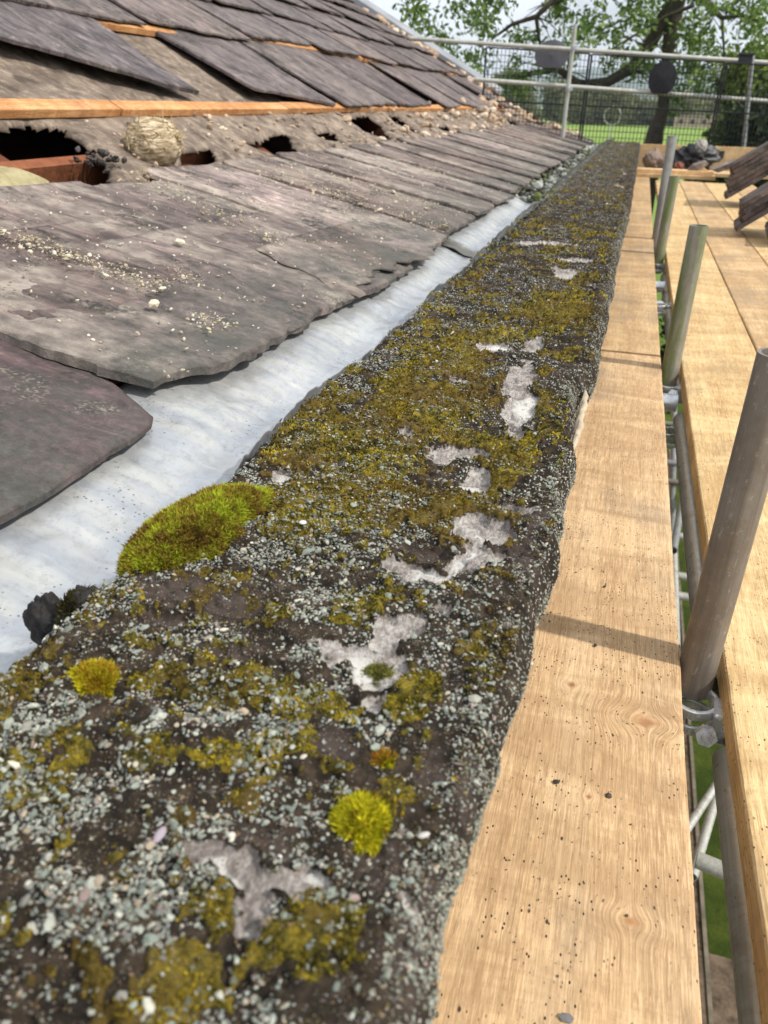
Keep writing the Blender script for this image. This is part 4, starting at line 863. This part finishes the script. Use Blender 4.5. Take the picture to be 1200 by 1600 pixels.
def nest2():
    s_, y_ = rp(20, 272); C = roof(s_+.04, y_, -.125); root = empty('fibre_nest', tuple(C), 'rounded yellowish fibre nest inside the big hole at the left', 'nest')
    T, Pp = np.meshgrid(np.linspace(0, 2*pi, 57), np.linspace(0, pi, 29)); lum = 1+.25*(fbm(np.cos(T)*2*np.sin(Pp)+9, np.sin(T)*2*np.sin(Pp)+np.cos(Pp)*3+9, 4, 13)-.5)
    V = np.stack([C[0]+.15*np.sin(Pp)*np.cos(T)*lum, C[1]+.20*np.sin(Pp)*np.sin(T)*lum, C[2]+.105*np.cos(Pp)*lum], -1); link('nest_shell', arrmesh('nest_shell', V.reshape(-1, 3), gridfaces(29, 57)), m_simple('nest_fibre', (.26, .21, .10), (.46, .40, .24), 30, .95), root)
nest2()
def jackdaw_lump():   # dark clod on the hole's rim
    s_, y_ = rp(152, 245); C = roof(s_, y_, .0); g = np.random.default_rng(8); n = 0; n = 34; P = C-np.array([0, 0, .006])+g.normal(size=(n, 3))*np.array([.03, .03, .012]); V, Fc, Cc = stones(P, .005+.010*g.random(n), .6, np.array([(.05, .042, .04), (.09, .075, .07), (.03, .025, .025)])[g.integers(0, 3, n)], ico(), 3, .8)
    me = arrmesh('soot_clod', V, Fc, False); cattr(me, 'Col', Cc); tag(link('soot_clod', me, M['chip']), 'dark crumbly clod on the rim of the big roof hole', 'clod')
jackdaw_lump()

# ------------------------------------------------------------------ scaffold boards
BZ = -.65
W1 = m_wood('board_wood_a', (.44, .265, .13), (.59, .385, .205), (.70, .495, .285), knots=[(float(onz(1010, 1128, BZ)[0]), float(onz(1010, 1128, BZ)[1]), .030, .016), (float(onz(985, 1440, BZ)[0]), float(onz(985, 1440, BZ)[1]), .014, .009), (float(onz(893, 1070, BZ)[0]), float(onz(893, 1070, BZ)[1]), .010, .010), (float(onz(920, 1245, BZ)[0]), float(onz(920, 1245, BZ)[1]), .006, .006)], seed=.3, specks=1., dirt=.55)
W2 = m_wood('board_wood_b', (.47, .285, .12), (.62, .415, .195), (.73, .54, .285), seed=5.1, specks=.9, dirt=.25)
W3 = m_wood('board_wood_c', (.40, .245, .115), (.53, .34, .175), (.64, .45, .245), seed=9.7, specks=.6, dirt=.6)
def board(x0, x1, y0, y1, mat, label, z=BZ, skew=0., hoop=True, name='scaffold_board', group='scaffold boards running along the wall'):
    root = empty(name, ((x0+x1)/2, y0, z-.038), label, 'scaffold board', group)
    ny = max(6, int((y1-y0)/.02)); ny = min(ny, 220); nx = 12; ys = np.linspace(y0, y1, ny)
    prof = np.array([(0, -.038), (0, -.003), (.0022, -.0006), (.006, 0)]+[(t, 0) for t in np.linspace(.02, (x1-x0)-.02, 7)]+[(x1-x0-.006, 0), (x1-x0-.0022, -.0006), (x1-x0, -.003), (x1-x0, -.038)])
    Yg = np.repeat(ys[:, None], len(prof), 1); X = x0+np.repeat(prof[None, :, 0], ny, 0); Z = z+np.repeat(prof[None, :, 1], ny, 0)
    eL = (prof[:, 0] < .008); eR = prof[:, 0] > (x1-x0)-.008
    X = X+eL[None]*(.0022*(fbm(Yg*9, Yg*0+x0*50, 4, 3)-.5))+eR[None]*(.0022*(fbm(Yg*9, Yg*0+x1*50+4, 4, 3)-.5)); Z = Z+.0016*(fbm(Yg*3+x0*9, X*20, 3, 4)-.5)*(prof[:, 1] > -.03)[None]+.0005*(fbm(Yg*50, X*300, 2, 6)-.5)
    V = np.stack([X, Yg+skew*(X-x0), Z], -1).reshape(-1, 3); nc = len(prof); Fc = [list(q) for q in gridfaces(ny, nc)]
    me = bpy.data.meshes.new('board'); me.from_pydata([tuple(map(float, p)) for p in V], [], Fc+[[i*nc, (i+1)*nc, (i+1)*nc+nc-1, i*nc+nc-1] for i in range(ny-1)][:0]+[list(range(nc)), list(range((ny-1)*nc, ny*nc))[::-1], [0, (ny-1)*nc, (ny-1)*nc+nc-1, nc-1]]); me.update()
    link('board', me, mat, root)
    return root
JY = float(onz(985, 553, BZ)[1])
board(-.068, .156, -.5, JY, W1, 'nearest board beside the parapet, speckled with dirt and showing brown knots')
board(-.072, .154, JY+.006, 9.2, W3, 'farther board in line along the parapet, beginning at the butt joint', z=BZ+.004)
board(.213, .437, -.6, 8.9, W2, 'sunlit yellow board just right of the gap with the tubes')
board(.442, .668, -.6, 8.95, W3, 'browner shaded board beside the sunlit yellow board')
board(.674, .900, -.6, 8.9, W2, 'fourth board out, under the stacked slates')
board(.906, 1.13, -.6, 8.9, W3, 'outermost board under the stacked slates')
# boards laid across at the far end, two deep
Wx = m_wood('board_wood_d', (.55, .33, .15), (.70, .46, .23), (.82, .60, .36), seed=3.3, specks=.4, dirt=.25)
def crossboard(y, z, x0, x1, label):
    root = empty('cross_board', ((x0+x1)/2, y, z-.038), label, 'scaffold board', 'boards laid across the far end')
    b = MB(); Mx = Matrix.Rotation(radians(-1.5), 3, 'Z'); b.box(((x0+x1)/2, y, z-.018), ((x1-x0)/2, .11, .018), Mx); b.build('board', Wx, root, bevel=.003)
crossboard(9.28, BZ+.040, .02, .80, 'cross board nearest the long boards, partly under another')
crossboard(9.36, BZ+.079, .00, .78, 'upper cross board stacked on the nearest cross board')
crossboard(9.72, BZ+.042, -.05, 1.5, 'middle cross board beneath the black bag')
crossboard(9.96, BZ+.042, -.05, 1.5, 'farthest cross board next to the toe board')
def toeboard():
    root = empty('toe_board', (.8, 10.35, BZ), 'upright orange toe board closing the far end below the mesh', 'toe board')
    y = 10.4; b = MB(); zt = float(ony(1100, 228, y)[2]); b.box((.9, y, (BZ+zt)/2), (1.25, .018, (zt-BZ)/2)); b.build('board', Wx, root, bevel=.003)
    b = MB(); q = ony(1127, 242, y-.03); b.box((q[0], y-.026, q[2]), (.028, .007, .04)); b.build('board_clip', M['black_plastic'], root)
toeboard()

# ------------------------------------------------------------------ scaffold tubes
TR = .02415
def tube(a, b, mat, label, name='scaffold_tube', r=TR, group='scaffold tubes', wall=.004):
    c = MB(); c.tube(a, b, r, 28, wall=wall); return tag(c.build(name, M[mat]), label, 'scaffold tube', group)
def coupler(c, label, s=1., rot=0., axis='Z'):
    root = empty('scaffold_coupler', c, label, 'coupler', 'tube couplers'); cx, cy, cz = c
    Mr = Matrix.Rotation(rot, 3, 'Z')
    def ring(h, r0, r1, dz, nm):
        b = MB(); n = 24; vs = []; 
        for k in range(n):
            a = 2*pi*k/n; 
            for rr, zz in ((r0, dz), (r1, dz), (r1, dz+h), (r0, dz+h)): vs.append(Mr@Vector((rr*cos(a), rr*sin(a), zz))+Vector(c))
        b.add(vs, [(k*4+j, ((k+1) % n)*4+j, ((k+1) % n)*4+(j+1) % 4, k*4+(j+1) % 4) for k in range(n) for j in range(4)], True); b.build(nm, M['steel_bright'], root, bevel=.0015)
    ring(.014, TR+.001, TR+.008, .004, 'clamp_band'); ring(.014, TR+.001, TR+.0075, -.022, 'clamp_band')
    b = MB(); b.box(Vector(c)+Mr@Vector((.036, -.012, -.004)), (.014, .02, .024), Mr); b.build('clamp_body', M['steel_bright'], root, bevel=.004)
    b = MB(); p = Vector(c)+Mr@Vector((.012, -.040, .0)); b.tube(p, p+Mr@Vector((.0, -.030, .012)), .0065, 10); b.build('bolt', M['steel_bright'], root)
    b = MB(); b.tube(p+Mr@Vector((0, -.014, .0055)), p+Mr@Vector((.0, -.024, .0095)), .0135, 6); b.build('nut', M['steel_bright'], root, bevel=.001)
PX = .181
tube((PX, .905, -.70), (PX, .905, -.232), 'steel_brown', 'nearest and thickest looking brown grey upright tube beside the gap')
tube((PX, 2.265, -.74), (PX, 2.265, -.268), 'steel_green', 'second upright tube, streaked with green algae')
p3 = ony(1054, 275, 4.25); p4 = ony(1051, 212, 4.75)
tube((PX, 4.25, -.74), (float(p3[0]), 4.25, float(p3[2])), 'steel_green', 'third upright tube, shorter, just in front of the farthest one')
tube((PX-.01, 4.75, -.74), (float(p4[0]), 4.75, float(p4[2])), 'steel', 'farthest upright tube rising highest against the debris')
tube((.235, -.4, -.744), (.235, .83, -.744), 'steel_along', 'ledger tube under the yellow board, running from the nearest coupler to the frame edge', name='ledger_tube')
tube((.226, .98, -.750), (.226, 2.12, -.750), 'steel_along', 'ledger tube in the gap between the nearest and second uprights', name='ledger_tube')
tube((.226, 2.36, -.75), (.226, 4.2, -.75), 'steel_along', 'ledger tube in the gap beyond the second upright', name='ledger_tube')
tube((-.04, 2.145, -.712), (.205, 2.145, -.712), 'steel_bright', 'short bright transom tube across the gap by the second upright', name='transom_tube')
tube((-.04, 3.75, -.712), (.205, 3.75, -.712), 'steel_bright', 'short bright transom tube across the gap by the third upright', name='transom_tube')
tube((-.04, .985, -.742), (.205, .985, -.742), 'steel_bright', 'short transom tube half hidden behind the nearest upright', name='transom_tube')
coupler((PX, .872, -.705), 'shiny coupler clamping the foot of the nearest upright'); coupler((PX, 2.235, -.705), 'coupler at the foot of the algae streaked upright')
coupler((PX, 4.22, -.705), 'small coupler at the foot of the third upright', rot=.4); coupler((.188, 2.05, -.775), 'coupler below the second bright transom', rot=1.2); coupler((PX-.014, 3.2, -.69), 'lone coupler in the gap between second and third uprights', rot=2.)
# lower lift seen through the gap
LZ = -2.65
tube((.60, 4.2, LZ), (.78, 9, LZ), 'steel', 'long lower ledger tube seen through the gap', name='lower_tube')
for (u, v, lab, mt) in ((1035, 662, 'greenish lower tube, topmost in the gap', 'steel_green'), (1035, 722, 'upper grey cross tube seen in the gap', 'steel'), (1035, 752, 'brownish cross tube just under the upper grey one', 'steel_brown'), (1040, 836, 'pale cross tube in the middle of the gap', 'steel_pale'), (1045, 899, 'second pale cross tube in the gap', 'steel_pale'), (1050, 931, 'third pale cross tube just above the coupler', 'steel_pale')):
    q = onz(u, v, LZ+.05); tube((q[0]-.5, q[1], LZ+.05), (q[0]+.55, q[1]+.03, LZ+.05), mt, lab, name='lower_tube')
def gap_tube(a, b, mt, lab, r=TR): tube(tuple(map(float, a)), tuple(map(float, b)), mt, lab, name='lower_tube', r=r)
gap_tube(onz(1052, 850, LZ+.1), onz(1056, 1010, LZ+.1), 'steel_pale', 'upright looking pale tube crossing the three pale tubes')
gap_tube(onz(1070, 760, LZ), onz(1052, 860, LZ+.3), 'steel', 'slanting grey brace in the upper gap')
gap_tube(onz(1088, 1343, -1.9), onz(1150, 1368, -1.9), 'steel_pale', 'thick pale cross tube in the near part of the gap')
gap_tube(onz(1070, 1300, -2.6), onz(1140, 1195, -2.6), 'steel_pale', 'thin diagonal brace meeting the ledger, upper one', .017)
gap_tube(onz(1082, 1370, -2.7), onz(1128, 1215, -2.7), 'steel_pale', 'steeper diagonal brace above the thick pale cross tube', .02)

# ------------------------------------------------------------------ far guard rails and mesh
def P_(u, v, y): return tuple(map(float, ony(u, v, y)))
tube(P_(640, 60, 10.3), P_(1290, 104, 11.2), 'steel_pale', 'upper white guard rail crossing in front of the tree', name='guard_rail', group='guard rails')
tube(P_(740, 124, 10.3), P_(1290, 165, 11.2), 'steel_pale', 'lower white guard rail crossing in front of the field', name='guard_rail', group='guard rails')
tube(P_(899, 38, 10.45), tuple(np.array(P_(884, 172, 10.45))-np.array([0, 0, .75])), 'steel_pale', 'upright guard post crossing both rails above the roof end', name='guard_post', group='guard rails')
tube(P_(1176, 86, 10.9), tuple(np.array(P_(1166, 240, 10.9))-np.array([0, 0, .3])), 'steel', 'upright guard post behind the mesh near the frame corner', name='guard_post', group='guard rails')
for u, v in ((896, 74), (888, 138)):
    q = P_(u, v, 10.40); coupler(q, 'coupler joining the post to the %s guard rail' % ('upper' if v < 100 else 'lower'))
def guard(u0, u1, vt0, vt1, lab, nx):
    y = 10.75; root = empty('mesh_guard', P_((u0+u1)/2, 230, y), lab, 'mesh guard', 'mesh guard panels at the far end')
    a = np.array(P_(u0, vt0, y)); b_ = np.array(P_(u1, vt1, y)); zb = BZ+.12; mb = MB()
    for i in range(nx+1):
        t = i/nx; p = a+(b_-a)*t; mb.tube((p[0], y, zb), tuple(p), .0035, 5, caps=False)
    nz = 16
    for j in range(nz+1):
        t = j/nz; mb.tube((a[0], y+.004, zb+(a[2]-zb)*t), (b_[0], y+.004, zb+(b_[2]-zb)*t), .0035 if j not in (0, nz, 8) else .009, 5, caps=False)
    mb.build('wire_mesh', M['mesh'], root)
    for t in (0, 1):
        p = a+(b_-a)*t; mb = MB(); mb.tube((p[0], y-.002, zb), tuple(p), .012, 8); mb.build('mesh_frame', M['mesh'], root)
guard(925, 1132, 85, 97, 'dark mesh guard panel in front of the green field', 34)
guard(1136, 1300, 98, 108, 'dark mesh guard panel in front of the conifers', 28)
guard(760, 921, 74, 84, 'dark mesh guard panel beside the end of the roof', 26)
for (u, v, ru, rv, lab, yy) in ((1035, 123, 17, 20, 'dark round disc hung on the mesh in front of the tree trunk', 10.7), (862, 86, 22, 17, 'grey oval disc hung by the guard post', 10.72)):
    c = np.array(P_(u, v, yy)); d = yy*1.02/F; mb = MB(); n = 32
    rim = [(c[0]+ru*d*cos(2*pi*k/n), yy-.012, c[2]+rv*d*max(-.85, sin(2*pi*k/n))) for k in range(n)]; bk = [(p[0], yy+.012, p[2]) for p in rim]; ct = (c[0], yy-.03, c[2])
    mb.add(rim+bk+[ct], [(k, (k+1) % n, n+(k+1) % n, n+k) for k in range(n)]+[(2*n, (k+1) % n, k) for k in range(n)]+[tuple(range(n, 2*n))]); tag(mb.build('disc', M['mesh'] if u > 900 else m_simple('grey_disc', (.12, .12, .135), (.18, .18, .20), 5, bump=0)), lab, 'disc')
mb = MB(); q = P_(1164, 93, 10.9); mb.box((q[0], 10.86, q[2]), (.075, .03, .05)); mb.box((q[0], 10.82, q[2]+.05), (.09, .035, .012)); tag(mb.build('mesh_clip', M['black_plastic'], bevel=.005), 'black clip bracket on the upper guard rail near the corner', 'clip')

# ------------------------------------------------------------------ debris at the far end
def blob(name, C, rad, mat, lab, cat, sd, rough=.8, res=(33, 65), fr=2.4, parent=None, group=None):
    T, Pp = np.meshgrid(np.linspace(0, 2*pi, res[1]), np.linspace(0, pi, res[0])); cx, cy_, cz = np.sin(Pp)*np.cos(T), np.sin(Pp)*np.sin(T), np.cos(Pp)
    n1 = fbm(cx*fr+9+cz*fr*.7, cy_*fr+9-cz*fr*.8, 4, sd); n2 = 1-2*np.abs(fbm(cx*fr*1.4+3, cy_*fr*1.4+cz*3, 3, sd+4)-.5); lum = 1+rough*(n1-.5)+rough*.35*(n2-.7)
    V = np.stack([C[0]+rad[0]*cx*lum, C[1]+rad[1]*cy_*lum, C[2]+rad[2]*cz*lum], -1)
    o = link(name, arrmesh(name, V.reshape(-1, 3), gridfaces(*res)), mat, parent); 
    if parent is None: tag(o, lab, cat, group)
    return o
q = ony(1080, 245, 9.75); blob('rubble_bag', (q[0], 9.75, q[2]+.00), (.21, .16, .13), M['black_plastic'], 'crumpled black plastic rubble bag on the cross boards at the far end', 'bag', 6, 1.3)
q = ony(1094, 229, 9.7); blob('rubble_stone', (q[0], 9.68, q[2]), (.062, .06, .07), m_simple('pale_stone', (.25, .22, .2), (.45, .42, .38), 14), 'pale grey stone lying on top of the black bag', 'stone', 16, .6)
sm = m_simple('pink_stone', (.17, .125, .105), (.36, .28, .24), 9)
for (u, v, r_, sd, lab) in ((1020, 250, .10, 31, 'pinkish brown stone next to the end of the parapet'), (1036, 252, .07, 32, 'smaller brown stone beside the pinkish stone'), (1060, 262, .06, 33, 'reddish stone in front of the black bag')):
    q = ony(u, v, 9.6); blob('rubble_stone', (q[0], 9.6, q[2]), (r_, r_*.9, r_*.95), sm if sd < 33 else m_simple('red_stone', (.14, .05, .03), (.3, .12, .08), 9), lab, 'stone', sd, .7, group='stones in the debris pile')
def plank(poly, y0, y1, mat, name, lab, cat, group=None):
    """real slab whose long side profile lies in an x-z plane, y0..y1 deep"""
    A = [P_(u, v, y0) for u, v in poly]; n = len(A); V = A+[(p[0], y1, p[2]) for p in A]
    mb = MB(); mb.add(V, [tuple(range(n)), tuple(range(2*n-1, n-1, -1))]+[(k, n+k, n+(k+1) % n, (k+1) % n) for k in range(n)]); return tag(mb.build(name, mat, bevel=.004), lab, cat, group)
plank([(1070, 272), (1092, 268), (1108, 256), (1104, 252), (1084, 258)], 9.3, 9.6, M['slate'], 'broken_slate', 'curved broken slate in front of the black bag', 'slate')
plank([(1083, 271), (1100, 262), (1112, 272)], 9.3, 9.5, M['timber'], 'timber_offcut', 'small orange timber offcut under the broken slate', 'offcut')
plank([(1112, 266), (1150, 252), (1158, 257), (1122, 270)], 8.9, 9.2, M['slate'], 'broken_slate', 'dark broken slate lying behind the stacked slates', 'slate')

# stacked roof slates leaning at the right
SG = 'salvaged slates stacked on the outer boards'
def leaning(u, v, y, th_deg, n, length, depth, t, labs, mat, lift=0.):
    """slates on edge-on lean: foot at the pixel on the boards, rising to +x"""
    a = radians(th_deg); foot = ony(u, v, y); dx = np.array([cos(a), 0, sin(a)]); nz = np.array([-sin(a), 0, cos(a)])
    for k in range(n):
        g_ = np.random.default_rng(int(u)+k); base = foot+nz*(k*(t+.003)-n*t*.5)+dx*(.03*g_.random()+.02*k)
        ny, ns = 14, 26; S, D = np.meshgrid(np.linspace(0, length, ns), np.linspace(0, depth, ny), indexing='ij')
        rag = .012*(fbm(D*14+k, D*0+u, 4, k+3)-.5)*2*(S < .01); ragd = .010*(fbm(S*10+k, S*0+v, 3, k+9)-.5)*2*((D < .001) | (D > depth-.001))
        rnd = .02*np.clip(1-D/.04, 0, 1)**2*(S < .01)
        rel = .004*(fbm(S*9+k*3, D*9, 4, k)-.5)
        def W(S_, D_, h): return base+dx*(S_+rag+rnd)[..., None]+np.array([.10, 1, 0])*(D_+ragd)[..., None]+nz*(h)[..., None]
        top = W(S, D, t+rel).reshape(-1, 3); bot = W(S, D, 0*rel).reshape(-1, 3); m_ = len(top); gf = gridfaces(ns, ny); idx = np.arange(m_).reshape(ns, ny); fs = [gf, gf[:, ::-1]+m_]
        for line in (idx[0], idx[-1][::-1], idx[:, 0][::-1], idx[:, -1]): fs.append(np.stack([line[:-1], line[:-1]+m_, line[1:]+m_, line[1:]], 1))
        me = arrmesh('stacked_slate', np.concatenate([top, bot]), np.concatenate(fs)); me.polygons.foreach_set('use_smooth', np.r_[np.ones(2*len(gf), bool), np.zeros(len(me.polygons)-2*len(gf), bool)])
        tag(link('stacked_slate', me, M[mat]), labs[k], 'slate', SG)
leaning(1124, 296, 6.6, 35, 6, 1.15, .45, .030, ['underside slate of the farther leaning stack', 'slate hidden lowest but one in the farther leaning stack', 'bottom slate of the farther leaning stack', 'second slate up in the farther leaning stack', 'third slate up in the farther leaning stack', 'top slate of the farther leaning stack, catching bright light'], 'slate_dark')
leaning(1142, 350, 5.0, 37, 4, 1.0, .40, .028, ['lowest shaded slate of the nearer leaning stack', 'bottom slate of the nearer leaning stack', 'middle slate of the nearer leaning stack', 'top slate of the nearer leaning stack'], 'slate_dark')
leaning(1192, 372, 4.7, 30, 2, .8, .35, .026, ['lower slate of the pair cut by the frame edge', 'upper slate of the pair cut by the frame edge'], 'slate_purple')

# ------------------------------------------------------------------ crumbs on the boards
def crumbs():
    g = np.random.default_rng(42); n = 1500; y = .3+2.2*g.random(n)**1.2; x = np.where(g.random(n) < .72, -.03+.18*g.random(n), .215+.2*g.random(n))
    keep = fbm(x*18, y*9, 3, 4)+.25*g.random(n) > .58; x, y = x[keep], y[keep]; m = len(x)
    V, Fc, C = stones(np.stack([x, y, np.full(m, BZ+.0012)], 1), .00062*np.exp(g.normal(size=m)*.45), .3, np.array([(.035, .026, .018), (.07, .05, .035), (.12, .10, .08), (.05, .03, .02)])[g.integers(0, 4, m)], ico(), 2, .5)
    me = arrmesh('dirt_crumbs', V, Fc, False); cattr(me, 'Col', C); tag(link('dirt_crumbs', me, M['chip']), 'dark crumbs of dirt and grit scattered on the near scaffold boards', 'dirt', kind='stuff')
    for (u, v, r_, lab) in ((869, 1221, .0042, 'largest black crumb on the near board, left of the knot'), (945, 916, .0030, 'black crumb in the shadow band on the near board'), (930, 1008, .0034, 'black crumb by the small pale knot'), (885, 1590, .0052, 'grey slate chip at the bottom of the near board')):
        P = onz(u, v, BZ+.002); V, Fc, C = stones(np.array([P]), np.array([r_]), .2, np.array([(.03, .025, .022) if v < 1500 else (.16, .15, .15)]), ico(), int(u), .4); me = arrmesh('dirt_crumb', V, Fc, False); cattr(me, 'Col', C); tag(link('dirt_crumb', me, M['chip']), lab, 'crumb')
crumbs()

# ------------------------------------------------------------------ air between here and the hills
def haze():
    m = bpy.data.materials.new('haze'); m.use_nodes = True; t = m.node_tree; t.nodes.clear(); o = t.nodes.new('ShaderNodeOutputMaterial'); v = t.nodes.new('ShaderNodeVolumePrincipled')
    v.inputs['Color'].default_value = (.80, .88, 1, 1); v.inputs['Density'].default_value = .00022; v.inputs['Anisotropy'].default_value = .2; t.links.new(v.outputs[0], o.inputs['Volume'])
    b = MB(); b.box((0, 2850, 97), (3100, 3250, 104)); h = b.build('haze', m); tag(h, kind='stuff')
haze()
